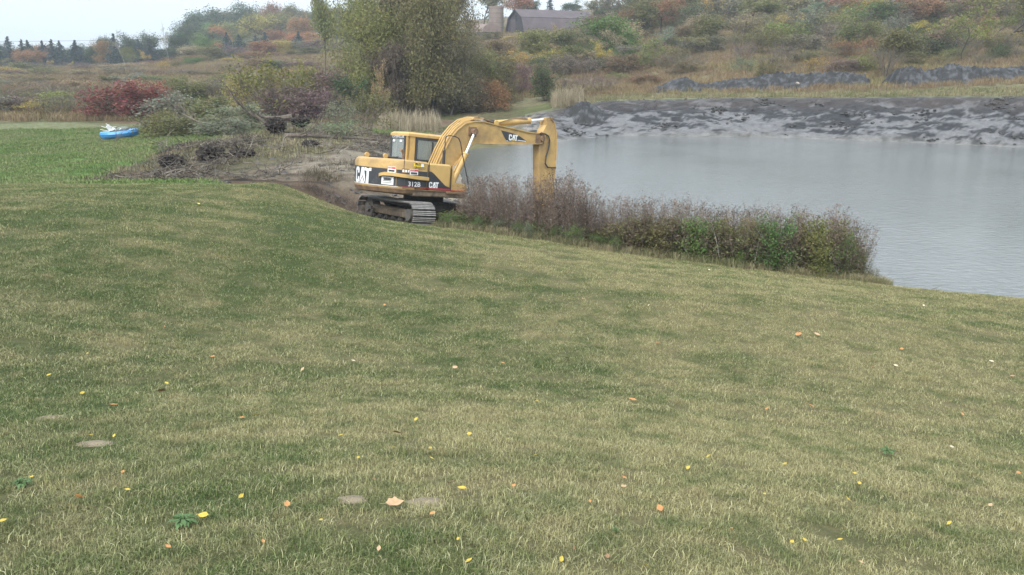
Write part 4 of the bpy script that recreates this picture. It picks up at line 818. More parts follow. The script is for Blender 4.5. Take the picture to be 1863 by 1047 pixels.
# --- distant crest near the barn
for k, u, Y, v, w_, c, lb in [('tree',928,250,-12,72,'orange','bright orange tree behind the silo'),('spruce',1000,262,-10,34,'spruce','dark spruce rising behind the barn roof'),('tree',975,268,2,50,'dark','green tree behind the left part of the barn roof'),('tree',1035,268,4,46,'dark','green tree behind the barn roof, right of the spruce'),
 ('spruce',1124,215,-6,36,'spruce','large blue spruce right of the barn'),('spruce',1146,218,6,30,'spruce','smaller blue spruce right of the large one'),('tree',1090,236,2,46,'olive','olive tree at the right end of the barn'),('tree',1180,225,2,60,'olive','olive tree right of the blue spruces'),('tree',1105,225,14,40,'dark','dark tree between barn and blue spruces'),
 ('bare_tree',1062,250,0,40,'tan','bare tree above the barn ridge'),('tree',880,236,-30,70,'olive','tall olive tree left of the silo'),('shrub',895,190,58,40,'olive','olive bush at the foot of the silo'),('shrub',935,188,66,40,'yellow','yellow bush before the barn gable'),('shrub',975,186,54,44,'ygreen','yellow-green bush before the barn'),
 ('sapling',1010,180,44,24,'tan','tan young tree standing before the barn roof'),('shrub',1045,186,62,40,'olive','olive bush before the right part of the barn'),('shrub',910,165,78,50,'ygreen','yellow-green bush below the silo')]: plant(k, u, Y, v, w_, CL[c], lb)
# --- brush-covered hillside: rows from near to far
PAL = [('olive','olive',.20),('grey','grey-brown',.09),('ygreen','yellow-green',.16),('purple','purple-brown',.07),('brown','brown',.09),('tan','tan',.12),('dark','dark green',.07),('rust','rust-coloured',.09),('sage','grey-green',.06),('yellow','yellow',.055),('green','green',.02)]
rd = random.Random(99)
def fill(Y, u0, u1, du, h0, h1, w0, w1, row, kinds, spot):
    u = u0
    while u < u1:
        cn_, cw, _ = rd.choices(PAL, [p[2] for p in PAL])[0]; k = rd.choice(kinds); YY = Y*rd.uniform(.96, 1.05); uu = u+rd.uniform(-.3, .3)*du
        p = on(uu, YY); h = rd.uniform(h0, h1)*1.15*(1.25 if k in ('tree', 'sapling') else 1); dd = YY*cP-(p.z+h-CZ)*sP; vt = 523.5-FPX*((p.z+h-CZ)*cP+YY*sP)/dd
        sz = 'low' if h < (h0+h1)/2 else 'taller'; form = {'full_tree': 'dense tree', 'tree': 'small tree', 'sapling': 'young tree', 'twiggy': 'twiggy brush', 'shrub': 'bushy shrub', 'loose_shrub': 'loose shrub'}[k]
        ok = not (1280 < uu < 1345 and Y < 112)
        if ok: plant(k, uu, YY, vt, rd.uniform(w0, w1)*1.4/YY*FPX, CL[cn_], '%s %s %s, %s, %s' % (sz, cw, form, row, spot(uu)), '%s %s, %s' % (cw, form, row))
        u += du*rd.uniform(.75, 1.25)
def spR(u): return 'below the barn' if u < 1090 else ('right of the large green tree' if u < 1290 else ('above the left spoil heap' if u < 1560 else ('above the gap between the heaps' if u < 1690 else 'above the right spoil heap')))
def spL(u): return 'near the left edge' if u < 130 else ('left of the red thicket' if u < 260 else ('behind the red thicket' if u < 400 else 'behind the spreading small tree'))
SH = ['shrub', 'loose_shrub', 'twiggy', 'loose_shrub', 'shrub']
fill(98, 1130, 1900, 40, .8, 1.6, 2.0, 3.6, 'hill foot', SH, spR)
fill(107, 900, 1920, 38, 1.4, 2.6, 2.8, 4.8, 'lower slope', SH, spR)
fill(119, 890, 1920, 38, 1.8, 3.4, 3.4, 5.4, 'lower middle slope', SH+['sapling'], spR)
fill(134, 880, 1930, 36, 2.4, 4.2, 3.8, 6.4, 'middle slope', SH+['full_tree', 'tree'], spR)
fill(152, 1080, 1930, 38, 3.0, 5.2, 4.6, 7.4, 'upper middle slope', SH+['full_tree', 'tree', 'sapling'], spR)
fill(172, 1100, 1940, 40, 3.6, 6.5, 5.4, 8.5, 'upper slope', ['shrub', 'full_tree', 'tree', 'twiggy'], spR)
fill(196, 1130, 1950, 44, 5, 8.5, 7.0, 11, 'hilltop', ['tree', 'full_tree', 'full_tree'], spR)
fill(225, 1160, 1950, 56, 7, 11.0, 9.0, 13, 'behind the hilltop', ['full_tree'], spR)
fill(78, -60, 190, 36, .9, 1.8, 2.4, 4.0, 'near meadow edge', ['loose_shrub', 'twiggy', 'shrub'], spL)
fill(90, -60, 440, 32, 1.4, 2.5, 2.8, 4.6, 'brown meadow', ['loose_shrub', 'twiggy', 'shrub', 'twiggy'], spL)
fill(104, -60, 620, 32, 1.2, 2.4, 2.8, 4.6, 'inner meadow', ['loose_shrub', 'twiggy', 'shrub'], spL)
fill(118, -60, 620, 40, .8, 1.6, 3.0, 5.5, 'mid meadow', ['loose_shrub', 'twiggy', 'twiggy'], spL)
fill(134, -60, 640, 44, .8, 1.6, 3.0, 5.0, 'outer meadow', ['loose_shrub', 'shrub'], spL)
fill(160, -60, 640, 44, .7, 1.7, 4.0, 7.0, 'back of meadow', ['loose_shrub', 'twiggy', 'shrub'], spL)
fill(228, 330, 690, 34, 2.0, 4.0, 5, 8, 'below the wood', ['shrub', 'loose_shrub', 'full_tree'], spL)
fill(196, 340, 660, 40, 1.0, 2.2, 4, 7, 'far meadow slope', ['shrub', 'loose_shrub'], spL)
fill(200, -60, 340, 44, .8, 1.8, 5.0, 8.0, 'before the spruce row', ['loose_shrub', 'shrub'], spL)
# --- rough meadow grass and weeds (uncountable)
M_ROUGH = m_weed('rough_grass', [(.30, (.13, .135, .065)), (.42, (.21, .18, .085)), (.52, (.28, .23, .12)), (.62, (.20, .135, .09)), (.74, (.22, .17, .10))], .10)
rg = [blades(90, .5, .18, .62, .022, .45, M_ROUGH, .25) for _ in range(5)]
def rough_pts(n, y0, y1, fn):
    y = (RNG.uniform(y0**.5, y1**.5, n))**2; x = RNG.uniform(-1, 1, n)*y*.72; k = fn(x, y); x, y = x[k], y[k]; return np.stack([x, y, height(x, y)], 1)
P = rough_pts(30000, 66, 250, lambda x, y: (sdist(x, y) > 20) & ~((x < -8) & (y < 71+.0*x)) | ((sdist(x, y) > 14.5) & (x > 6) & (RNG.random(len(x)) < .5) & (y > 76)))
scatter('rough_meadow_grass', P, RNG.uniform(.7, 1.3, len(P))*(.75+P[:, 1]/330), RNG.uniform(0, 6.28, len(P)), rg, 'tall dry grass and weeds covering the meadow and the hillside')
M_GRASSB = m_weed('bank_top_grass', [(.3, (.10, .14, .05)), (.5, (.15, .16, .075)), (.65, (.26, .23, .14))], .5)
sg_ = [blades(60, .35, .08, .26, .02, .4, M_GRASSB, .25) for _ in range(4)]
P = rough_pts(16000, 66, 100, lambda x, y: (sdist(x, y) > 11) & (sdist(x, y) < 17) & (x > 4)); P2 = rough_pts(2600, 36, 74, lambda x, y: (x < -3) & (sdist(x, y) > 6) & inpoly(x, y, DIRT))
scatter('bank_top_grass', np.r_[P, P2], RNG.uniform(.7, 1.5, len(P)+len(P2)), RNG.uniform(0, 6.28, len(P)+len(P2)), sg_, 'short green and pale grass along the top of the mud bank')

M_FIELD = m_weed('field_grass_green', [(.3, (.085, .15, .045)), (.5, (.12, .19, .055)), (.7, (.20, .22, .10))], .3)
n = 9000; y = RNG.uniform(26, 66, n); x = RNG.uniform(-50, -5, n); k = ~inpoly(x, y, DIRT) & (y > edge_y(x)+.1) & (y < 68+.2*x*0); x, y = x[k], y[k]
scatter('field_grass', np.stack([x, y, height(x, y)], 1), RNG.uniform(.8, 1.5, len(x)), RNG.uniform(0, 6.28, len(x)), [blades(110, .45, .03, .09, .02, .6, M_FIELD, .25) for _ in range(3)], 'short bright green grass of the field beyond the lawn crest')

# ------------------------------------------------------------------ barn, silo, shed, road, wire
M_ROOF = plain('weathered_barn_roof', (.095, .075, .082), .8, 0, .2, .5, (.19, .16, .15), .3); M_SIDE = plain('old_barn_boards', (.045, .043, .048), .9, 0, .35, 1.2)
M_CONC = plain('stave_silo_concrete', (.21, .17, .145), .9, 0, .2, .9, (.20, .17, .15), .35); M_SHED = plain('rusty_shed_roof', (.20, .15, .13), .85, 0, .25, 1)
p = on(1000, 222); bn = empty('barn', (p.x+.5, p.y, p.z-.8), (0, 0, math.radians(27))); tag(bn, 'old dark barn with a grey gambrel roof on the hill', 'barn')
BL, BW = 21.0, 10.0; k = px(1000, 20, 222).z-(p.z-.8); zr = k; zb_ = k-2.1; ze = k-5.4
gp = [(-BW/2, 0), (BW/2, 0), (BW/2, ze), (3.7, zb_), (0, zr), (-3.7, zb_), (-BW/2, ze)]
def gable(x0, x1): 
    mb = MB(); n = 7; mb.add([(x0, y, z) for y, z in gp]+[(x1, y, z) for y, z in gp], [tuple(range(n)), tuple(range(13, 6, -1))]+[(i, i+7, (i+1) % 7+7, (i+1) % 7) for i in range(7)]); return mb
gable(-BL/2, BL/2).build('wall', M_SIDE, bn)
def slab(y0, z0, y1, z1): 
    n = Vector((0, z1-z0, -(y1-y0))).normalized()*-.18; n = n if n.z > 0 else -n; a = [Vector((x, y, z)) for x, y, z in ((-BL/2-.5, y0, z0), (BL/2+.5, y0, z0), (BL/2+.5, y1, z1), (-BL/2-.5, y1, z1))]
    return MB().add([q+n*.1 for q in a]+[q+n for q in a], [(3,2,1,0),(4,5,6,7),(0,1,5,4),(1,2,6,5),(2,3,7,6),(3,0,4,7)])
for s_ in (-1, 1): slab(s_*(BW/2+.5), ze-.5, s_*3.7, zb_).build('lower_roof', M_ROOF, bn); slab(s_*3.72, zb_+.03, 0, zr).build('upper_roof', M_ROOF, bn)
M_HOLE = plain('dark_opening', (.012, .012, .014), .9, 0, .1, 3, None, 0, 0)
MB().box((-BL/2-.04, -.2, zr-2.1), (.08, .9, 1.5)).build('loft_window', M_HOLE, bn); MB().box((-BL/2-.04, 1.6, 1.9), (.08, 2.6, 3.2)).build('door', M_ROOF, bn)
for x in (2.0, 5.5): MB().box((x, -BW/2-.05, ze-1.6), (1.6, .1, 1.0)).build('window', M_HOLE, bn)
p = on(903, 214); si = empty('silo', (p.x, p.y, p.z-.8)); tag(si, 'pale concrete stave silo without a roof left of the barn', 'silo'); hs_ = px(903, 12, 214).z-(p.z-.8)
mb = MB(); n = 28; R_ = 1.85; NC = 16; stv = []
vs = [(R_*math.cos(2*PI*i/n), R_*math.sin(2*PI*i/n), z) for z in (0, hs_) for i in range(n)] + [((R_-.2)*math.cos(2*PI*i/n), (R_-.2)*math.sin(2*PI*i/n), z) for z in (hs_, hs_-2.5) for i in range(n)]
mb.add(vs, [(r*n+i, r*n+(i+1) % n, (r+1)*n+(i+1) % n, (r+1)*n+i) for r in range(3) for i in range(n)]).build('wall', M_CONC, si, True)
M_HOOP = plain('rusty_hoop', (.16, .11, .09), .8)
for c in range(9): MB().tube([((R_+.03)*math.cos(2*PI*i/24), (R_+.03)*math.sin(2*PI*i/24), hs_-.5-c*1.15) for i in range(25)], .045, 4, caps=False).build('hoop', M_HOOP, si)
p = on(884, 208); sh = empty('shed', (p.x, p.y, p.z-.8), (0, 0, .5)); tag(sh, 'low rusty shed with a rounded roof beside the silo', 'shed'); h_ = px(884, 44, 208).z-(p.z-.8)
arc = [(-2.6, h_-2.0)] + [(-2.6*math.cos(PI*i/10), h_-2.0+2.0*math.sin(PI*i/10)) for i in range(1, 10)] + [(2.6, h_-2.0)]
MB().prism([(-2.5, 0), (2.5, 0), (2.5, h_-2.0), (-2.5, h_-2.0)], -3, 3).build('wall', M_SIDE, sh); MB().prism(arc, -3.2, 3.2).build('roof', M_SHED, sh)
rp = [on(u, 224) for u in range(-60, 640, 20)]; vs = []
for q in rp: vs += [(q.x, q.y-2.2, q.z+.25), (q.x, q.y+2.2, q.z+.5), (q.x, q.y+2.2, q.z-.6), (q.x, q.y-2.2, q.z-.6)]
o = MB().add(vs, [(4*i+k, 4*i+4+k, 4*i+4+(k+1) % 4, 4*i+(k+1) % 4) for i in range(len(rp)-1) for k in range(4)]).build('road', plain('pale_road', (.42, .41, .40), .9, 0, .08, 1)); tag(o, 'thin pale strip of road in front of the spruces', kind='structure')
# ------------------------------------------------------------------ spoil heaps
def heap(name, prof, Y, dep, label, seed, nx_=130, ny_=26, m=None, amp=.5):
    """prof: (u, v) of the crest; the heap stands on the ground at distance Y"""
    us = np.linspace(prof[0][0], prof[-1][0], nx_); vt = np.interp(us, [q[0] for q in prof], [q[1] for q in prof]); V = []; Tn = []
    c0 = on((prof[0][0]+prof[-1][0])/2, Y)
    for i, u in enumerate(us):
        g0 = on(u, Y); a, s = slopes(u, vt[i]); H_ = max(.05, CZ+s*Y-g0.z)*min(1, min(i, nx_-1-i)/4)
        for j in range(ny_):
            t = j/(ny_-1)*2-1; y = Y+t*dep*.5; x = g0.x; gz_ = gz(x, y) if Y < 80 else base_h(x, y)[0]; b = (1-abs(t)**1.6)*H_
            nz = noise.ridged_multi_fractal(Vector((x*1.0+seed, y*1.3, seed)), .65, 2.1, 7, 1, 2)-1.1; n2_ = fbm(x, y, 2.6, 4, seed)
            z = gz_-.12+b*(1+.10*nz)+(amp*.45*nz+amp*.4*n2_)*(1-abs(t))**.5*min(1, H_); V.append((x-c0.x+.15*n2_, y-c0.y, z-c0.z))
            st = fbm(x*1.5, y*2, .8, 5, seed+2, .5); k_ = float(sm((st-.10)*3.5)); cc = np.array((.015, .0145, .017))*(1-k_)+np.array((.075, .076, .083))*k_; Tn.append((*np.clip(cc, .02, 1), 1))
    me = bpy.data.meshes.new(name); me.from_pydata(V, [], [(i*ny_+j, (i+1)*ny_+j, (i+1)*ny_+j+1, i*ny_+j+1) for i in range(nx_-1) for j in range(ny_-1)])
    ca = me.color_attributes.new('tint', 'FLOAT_COLOR', 'POINT'); ca.data.foreach_set('color', np.array(Tn).ravel()); me.polygons.foreach_set('use_smooth', [True]*len(me.polygons))
    o = link(name, me, None, [m or M_MUD]); o.location = c0; tag(o, label, 'dirt heap', 'dark spoil heaps'); return o
heap('spoil_heap', [(1168,170),(1190,160),(1220,149),(1245,143),(1262,151),(1290,153),(1330,146),(1365,144),(1395,137),(1420,133),(1450,136),(1480,134),(1510,133),(1545,134),(1570,137),(1582,152)], 86, 5.5, 'long dark mud spoil heap above the left part of the cut bank', 3.0)
heap('spoil_heap', [(1612,150),(1630,128),(1655,123),(1680,130),(1700,127),(1725,120),(1760,123),(1800,126),(1850,123),(1900,118),(1960,125)], 82, 6.0, 'dark mud spoil heap at the right edge above the cut bank', 8.0)
heap('peat_clump', [(1022,208),(1036,200),(1048,190),(1058,187),(1070,188),(1084,196),(1100,204)], 73.0, 5.0, 'black peaty clump at the left end of the cut bank', 5.0, 50, 20, None, .3)
for u, v, Y, r, lb in ((1451, 152, 83.2, .2, 'small whitish stone on the face of the left spoil heap'), (876, 208, 74, .30, 'pale boulder on the grass behind the excavator boom')):
    bm = bmesh.new(); bmesh.ops.create_icosphere(bm, subdivisions=3, radius=r)
    for q in bm.verts: q.co *= 1+.25*noise.fractal(q.co*3, .8, 2, 3); q.co.z *= .75
    me = bpy.data.meshes.new('stone'); bm.to_mesh(me); bm.free(); o = link('stone', me, None, [plain('pale_stone', (.3, .27, .24), .9)]); o.location = px(u, v, Y); tag(o, lb, 'stone')
    if Y < 80: o.location.z = gz(o.location.x, Y)+.1

# ------------------------------------------------------------------ blue pedal boat
M_BLUE = plain('blue_plastic_hull', (.055, .27, .62), .35, 0, .12, 2, (.12, .33, .62), .2, 0); M_WP = plain('white_plastic', (.72, .72, .70), .4, 0, .06, 3, None, 0, 0)
p = on(220, 56.0); bt = empty('pedal_boat', (p.x, p.y, p.z+.10), (math.radians(3), math.radians(-5), math.radians(14))); tag(bt, 'bright blue pedal boat with white seats lying on the grass by the brush heap', 'pedal boat')
secs = []; NS_ = 15
for i in range(NS_):
    t = i/(NS_-1)*2-1; wd = .72*(1-abs(t)**3.2*.75); hh_ = .50*(1-.25*abs(t)**3); z0 = .10*abs(t)**2.5
    secs.append([Vector((t*1.22, y*wd, z0+z*hh_)) for y, z in ((-.70, 0), (-.92, .22), (-1, .5), (-1.0, .72), (-.86, .95), (-.55, 1.0), (0, 1.03), (.55, 1.0), (.86, .95), (1.0, .72), (1, .5), (.92, .22), (.70, 0), (0, -.04))])
layered(secs).build('hull', M_BLUE, bt, True)
for s_ in (-1, 1): MB().tube([(q[3].x, (abs(q[3].y)+.012)*s_, q[3].z-.04) for q in secs], .028, 6).build('rub_rail', M_BLUE, bt, True)
layered([[Vector((x*k_+.05, y*k_, z)) for x, y in ((-.55, -.45), (.55, -.45), (.62, -.3), (.62, .3), (.55, .45), (-.55, .45), (-.62, .3), (-.62, -.3))] for z, k_ in ((.505, 1.0), (.545, .97), (.548, .8), (.52, .78))]).build('cockpit_rim', M_DARK, bt, True)
for y in (-.24, .24):
    se = MB().box((-.42, y, .58), (.30, .36, .07), None, 0, .03).build('seat', M_WP, bt, True); MB().box((-.60, y, .74), (.07, .36, .34), Matrix.Rotation(-.35, 3, 'Y'), 0, .03).build('seat_back', M_WP, se, True)
layered([[Vector((.22+.42*math.cos(a)*k_, .34*math.sin(a)*k_, z)) for a in [2*PI*i/14 for i in range(14)]] for z, k_ in ((.52, 1.0), (.60, .95), (.68, .72), (.71, .4))]).build('windscreen', M_GLS, bt, True)
for a_, b_ in (((-.35, -.3, .60), (-.95, -.4, .92)), ((-.35, .3, .62), (-.80, .35, .98)), ((-.5, -.45, .52), (-1.05, -.5, .72)), ((-.1, -.36, .55), (-.35, -.36, .78)), ((-.35, -.36, .78), (.0, -.30, .76))): MB().tube([a_, b_], .022, 6).build('white_bar', M_WP, bt, True)

# ------------------------------------------------------------------ uprooted trunks, root balls and branches
M_ROOT = plain('peaty_roots', (.028, .022, .018), .95, 0, .45, 4, (.07, .055, .04), .35, .8); M_LOG = m_bark('log_bark', (.13, .105, .085), 9)
def rootball(u, v, Y, r, label, seed, squash=.8):
    rd_ = random.Random(seed); q0 = px(u, v, Y); g = gz(q0.x, q0.y); t = empty('root_ball', (q0.x, q0.y, g)); tag(t, label, 'root ball', 'uprooted root balls'); bm = bmesh.new(); bmesh.ops.create_icosphere(bm, subdivisions=4, radius=r); zc = max(q0.z-g, r*.35)
    for q in bm.verts: nn = noise.ridged_multi_fractal(q.co*2.4/r+Vector((seed, 0, 0)), .55, 2.3, 6, 1, 2); q.co *= .45+.45*nn; q.co.z = q.co.z*squash+zc
    me = bpy.data.meshes.new('root_mass'); bm.to_mesh(me); bm.free(); link('root_mass', me, t, [M_ROOT])
    for k in range(16):
        d = Vector((rd_.gauss(0, 1), rd_.gauss(0, 1), abs(rd_.gauss(.2, .7)))).normalized(); a = Vector((0, 0, zc))+d*r*.6; pts_ = [a]
        for i in range(4): d = (d+Vector((rd_.gauss(0, .35), rd_.gauss(0, .35), rd_.gauss(-.05, .3)))).normalized(); pts_.append(pts_[-1]+d*r*.32)
        MB().tube(pts_, [.05*r*(1-.2*i) for i in range(5)], 5, caps=False).build('root', M_LOG if k % 3 == 0 else M_ROOT, t, True)
    return t
rootball(385, 283, 37, .52, 'black root ball left of centre on the dirt in front of the brush heap', 5); rootball(440, 288, 37.5, .5, 'low wide black root clump right of the larger root ball', 6, .5); rootball(312, 294, 36, .45, 'small dark root clump nearest the green field', 7, .6)
rootball(502, 228, 47, .48, 'dark root plate of the fallen trunk on the dirt pile', 8); rootball(547, 222, 48.5, .42, 'brown earthy root mound right of the fallen trunk', 9, .6); rootball(566, 275, 40, .35, 'little dark clod on the dirt behind the excavator', 12, .7)
def limb(pts_, r0, label, twigs=6, seed=0, m=None, name='fallen_branch', cat='branch', nlev=1):
    """pts_: (u, v, Y)"""
    rd_ = random.Random(seed); P_3 = [px(*q) for q in pts_]; P_3 = [Vector((q.x, q.y, max(q.z, gz(q.x, q.y)+r0*.6))) for q in P_3]; o0 = Vector((P_3[0].x, P_3[0].y, gz(P_3[0].x, P_3[0].y))); P_3 = [q-o0 for q in P_3]; t = empty(name, o0); tag(t, label, cat); m = m or M_TWIG
    n = len(P_3); MB().tube(P_3, [r0*(1-.75*i/(n-1)) for i in range(n)], 8).build('trunk' if r0 > .09 else 'limb', m, t, True)
    for k in range(twigs):
        i = rd_.randrange(max(1, n//3), n) if n > 2 else 1; f = rd_.random(); a = P_3[i-1].lerp(P_3[i], f); d = ((P_3[i]-P_3[i-1]).normalized()+Vector((rd_.gauss(0, .5), rd_.gauss(0, .5), abs(rd_.gauss(.3, .45))))).normalized(); L_ = rd_.uniform(.6, 1.7); q = [a]
        for j in range(4): d = (d+Vector((rd_.gauss(0, .2), rd_.gauss(0, .2), rd_.gauss(.05, .15)))).normalized(); q.append(q[-1]+d*L_/4)
        w_ = MB().tube(q, [r0*.3*(1-.2*j) for j in range(5)], 5, caps=False).build('twig', m, t)
        for z_ in range(3):
            b_ = q[1+z_]; d2 = (d+Vector((rd_.gauss(0, .7), rd_.gauss(0, .7), rd_.gauss(.1, .4)))).normalized(); MB().tube([b_, b_+d2*L_*.22+Vector((0, 0, .03)), b_+d2*L_*.5], [r0*.14, r0*.1, r0*.05], 4, caps=False).build('sprig', m, w_)
    return t
limb([(385,231,50),(360,222,50),(330,207,50),(312,190,49.5),(290,172,49)], .085, 'long bare pale branch arching over the brush heap', 9, 1)
limb([(385,231,50),(355,226,51),(322,214,52),(285,222,52)], .05, 'thin bare branch reaching left over the brush heap', 6, 2); limb([(350,216,51),(335,196,51),(322,165,51)], .035, 'upright bare twig above the brush heap', 4, 3)
limb([(492,232,48),(470,214,48),(452,205,48),(436,190,47.5),(425,178,47)], .10, 'dark bare bough rising left from the root plate', 8, 4, M_LOG)
limb([(530,214,48.5),(500,216,48),(475,213,48)], .20, 'short thick fallen trunk lying beside the root plate', 1, 5, M_LOG, 'fallen_log', 'log')
limb([(518,247,45),(560,247,45),(610,250,46),(655,252,46.5),(692,257,47)], .13, 'long thin fallen trunk lying behind the excavator', 9, 6, M_LOG, 'fallen_log', 'log')
limb([(578,245,46),(600,230,46),(618,217,46)], .03, 'thin pale twig leaning up over the long trunk', 3, 7); limb([(640,248,46),(665,238,46),(690,222,46)], .03, 'thin pale twig above the right end of the long trunk', 3, 8)
limb([(520,268,42),(538,272,41),(547,282,40),(541,294,39)], .06, 'curved pale branch on the dirt behind the excavator', 2, 9); limb([(513,288,39),(527,283,39.5),(538,276,40)], .06, 'short pale stick beside the curved branch', 1, 10)
limb([(200,263,52),(250,262,51.5),(300,258,51),(345,252,50)], .04, 'long pale pole lying on the grass in front of the brush heap', 2, 11); limb([(178,267,52),(200,265,52),(215,262,52)], .05, 'little grey brush bundle on the grass before the blue boat', 7, 12)
rd9 = random.Random(4)
for i, (u, v) in enumerate([(285,322),(262,318),(335,300),(352,312),(418,305),(432,315),(470,300),(395,322),(455,322),(500,330),(300,308),(370,326),(480,286),(540,304),(610,270),(590,290),(620,300),(560,318)]):
    Y = hit(u, v, 27).y; L_ = rd9.uniform(14, 30); sl = rd9.uniform(-5, 5); sd9 = 'left' if u < 330 else ('middle' if u < 450 else 'right')
    limb([(u-L_, v+sl, Y), (u, v-1.0, Y+rd9.uniform(-.3, .3)), (u+L_, v-sl, Y)], rd9.uniform(.018, .035), 'broken stick on the %s of the dirt patch' % sd9, 3, 20+i)
# cut brush and dry litter over the dirt
M_LIT = m_weed('dry_litter', [(.32, (.085, .09, .04)), (.45, (.11, .09, .06)), (.58, (.17, .145, .105)), (.72, (.06, .048, .036))], .5)
lit = [blades(60, .4, .05, .22, .016, 1.4, M_LIT, .5) for _ in range(5)]
n = 3200; y = RNG.uniform(25, 62, n); x = RNG.uniform(-26, 2, n); k = inpoly(x, y, DIRT) & (sdist(x, y) > .6) & (y > edge_y(x)+.1) & ((np.abs(x+2.8) > 1.9) | (np.abs(y-24.9) > 2.2)); k &= np.array([fbm(a, b, .35, 3, 2.2) > (-.02 if a < -12 else .22) for a, b in zip(x, y)]); x, y = x[k], y[k]
scatter('brush_litter', np.stack([x, y, height(x, y)+.05], 1), RNG.uniform(.6, 1.5, len(x)), RNG.uniform(0, 6.28, len(x)), lit, 'dry grass, twigs and cut leaves littering the churned dirt')
def tangle(seed, m, n_=34):
    rd_ = random.Random(seed); mb = MB()
    for k in range(n_):
        a = Vector((rd_.gauss(0, .35), rd_.gauss(0, .35), rd_.uniform(0, .25))); d = Vector((rd_.gauss(0, 1), rd_.gauss(0, 1), rd_.gauss(.1, .35))).normalized(); L_ = rd_.uniform(.3, 1.1); b_ = a+d*L_*.5+Vector((rd_.gauss(0, .06), rd_.gauss(0, .06), rd_.gauss(0, .05)))
        r = rd_.uniform(.005, .016); mb.tube([a, b_, a+d*L_+Vector((0, 0, rd_.gauss(0, .08)))], [r, r*.7, r*.3], 3, caps=False)
    me = bpy.data.meshes.new('tangle'); me.from_pydata(mb.v, [], mb.f); rnd_attr(me, 9); me.materials.append(m); return me
M_STICK = m_weed('cut_stick', [(.3, (.06, .045, .034)), (.45, (.13, .11, .085)), (.58, (.23, .205, .17)), (.7, (.035, .028, .023))], 1.2)
n = 470; y = RNG.uniform(27, 56, n); x = RNG.uniform(-24, -2, n); k = inpoly(x, y, DIRT) & (sdist(x, y) > 1) & (y > edge_y(x)+.4) & ((np.abs(x+2.8) > 2.3) | (np.abs(y-24.9) > 3)) & np.array([fbm(a, b, .22, 3, 7.2) > (-.02 if a < -12 else .30) for a, b in zip(x, y)]); x, y = x[k], y[k]
scatter('cut_branches', np.stack([x, y, height(x, y)+.03], 1), RNG.uniform(.6, 1.5, len(x)), RNG.uniform(0, 6.28, len(x)), [tangle(i, M_STICK) for i in range(5)], 'tangled cut branches and sticks strewn over the churned dirt')
bm = bmesh.new(); bmesh.ops.create_icosphere(bm, subdivisions=2, radius=.12)
for q in bm.verts: q.co *= 1+.5*noise.fractal(q.co*9, .8, 2, 3); q.co.z *= .6
M_CLOD = m_weed('earth_clod', [(.3, (.018, .017, .017)), (.5, (.040, .036, .032)), (.62, (.085, .083, .082)), (.8, (.03, .028, .027))], .5)
clod = bpy.data.meshes.new('clod'); bm.to_mesh(clod); bm.free(); rnd_attr(clod, 1); clod.materials.append(M_CLOD)
n = 6000; y = RNG.uniform(26, 45, n); x = RNG.uniform(-24, 0, n); k = inpoly(x, y, DIRT) & (sdist(x, y) > .6) & (y > edge_y(x)+.3) & ((np.abs(x+2.8) > 1.9) | (np.abs(y-24.9) > 2.2)) & np.array([fbm(a, b, .9, 4, 9.1) > 0 for a, b in zip(x, y)])
y2 = RNG.uniform(58, 79, 9000); x2 = RNG.uniform(1, 46, 9000); k2 = (sdist(x2, y2) > .4) & (sdist(x2, y2) < 11) & np.array([fbm(a, b, .5, 3, 3.0) > .22 for a, b in zip(x2, y2)])
x, y = np.r_[x[k], x2[k2]], np.r_[y[k], y2[k2]]
scatter('earth_clods', np.stack([x, y, height(x, y)], 1), RNG.uniform(.3, 1.2, len(x)), RNG.uniform(0, 6.28, len(x)), [clod], 'clods of dark earth on the dirt patch and the cut bank')

# ------------------------------------------------------------------ dead weeds and leafy shrubs along the pond edge
M_DEAD = m_weed('dead_weed', [(.30, (.085, .060, .052)), (.45, (.125, .09, .077)), (.60, (.19, .15, .12)), (.75, (.10, .075, .062))], .6)
def stalk(seed):
    rd_ = random.Random(seed); v = []; f = []
    def stick(a, b, r):
        d = (b-a); s_ = d.orthogonal().normalized()*r; t_ = d.cross(s_).normalized()*r; k = len(v); v.extend([a+s_, a-s_*.5+t_*.87, a-s_*.5-t_*.87, b]); f.extend([(k, k+1, k+3), (k+1, k+2, k+3), (k+2, k, k+3)])
    p0 = Vector((0, 0, 0)); d = Vector((rd_.gauss(0, .08), rd_.gauss(0, .08), 1)); pts_ = [p0]
    for i in range(5): d = (d+Vector((rd_.gauss(0, .06), rd_.gauss(0, .06), 0))).normalized(); pts_.append(pts_[-1]+d*.2)
    for i in range(5): stick(pts_[i], pts_[i+1]+(pts_[i+1]-pts_[i])*.1, .0045*(1-.12*i))
    for k in range(26):
        t_ = rd_.uniform(.18, .99)*5; i = min(4, int(t_)); a = pts_[i].lerp(pts_[i+1], t_-i); an = rd_.uniform(0, 6.28); L_ = rd_.uniform(.04, .13)*(1.25-t_/6); b = a+Vector((math.cos(an)*L_, math.sin(an)*L_, L_*rd_.uniform(.2, 1.3))); stick(a, b, .0022)
        for z_ in range(3):                                # curled dead leaves and seed tufts
            c = b+Vector((rd_.gauss(0, .014), rd_.gauss(0, .014), rd_.gauss(0, .014))); q = len(v); w_ = rd_.uniform(.005, .012); e1 = Vector((rd_.gauss(0, 1), rd_.gauss(0, 1), rd_.gauss(0, 1))).normalized()*w_; e2 = e1.orthogonal().normalized()*w_*.7; v.extend([c-e1, c+e2, c+e1, c-e2]); f.append((q, q+1, q+2, q+3))
    me = bpy.data.meshes.new('stalk'); me.from_pydata([tuple(q) for q in v], [], f); rnd_attr(me, len(v)); c = np.array([[rd_.random(), rd_.random(), 0, 1]]*len(v)); me.color_attributes['rnd'].data.foreach_set('color', c.ravel()); me.materials.append(M_DEAD); return me
st_ = [stalk(i) for i in range(9)]
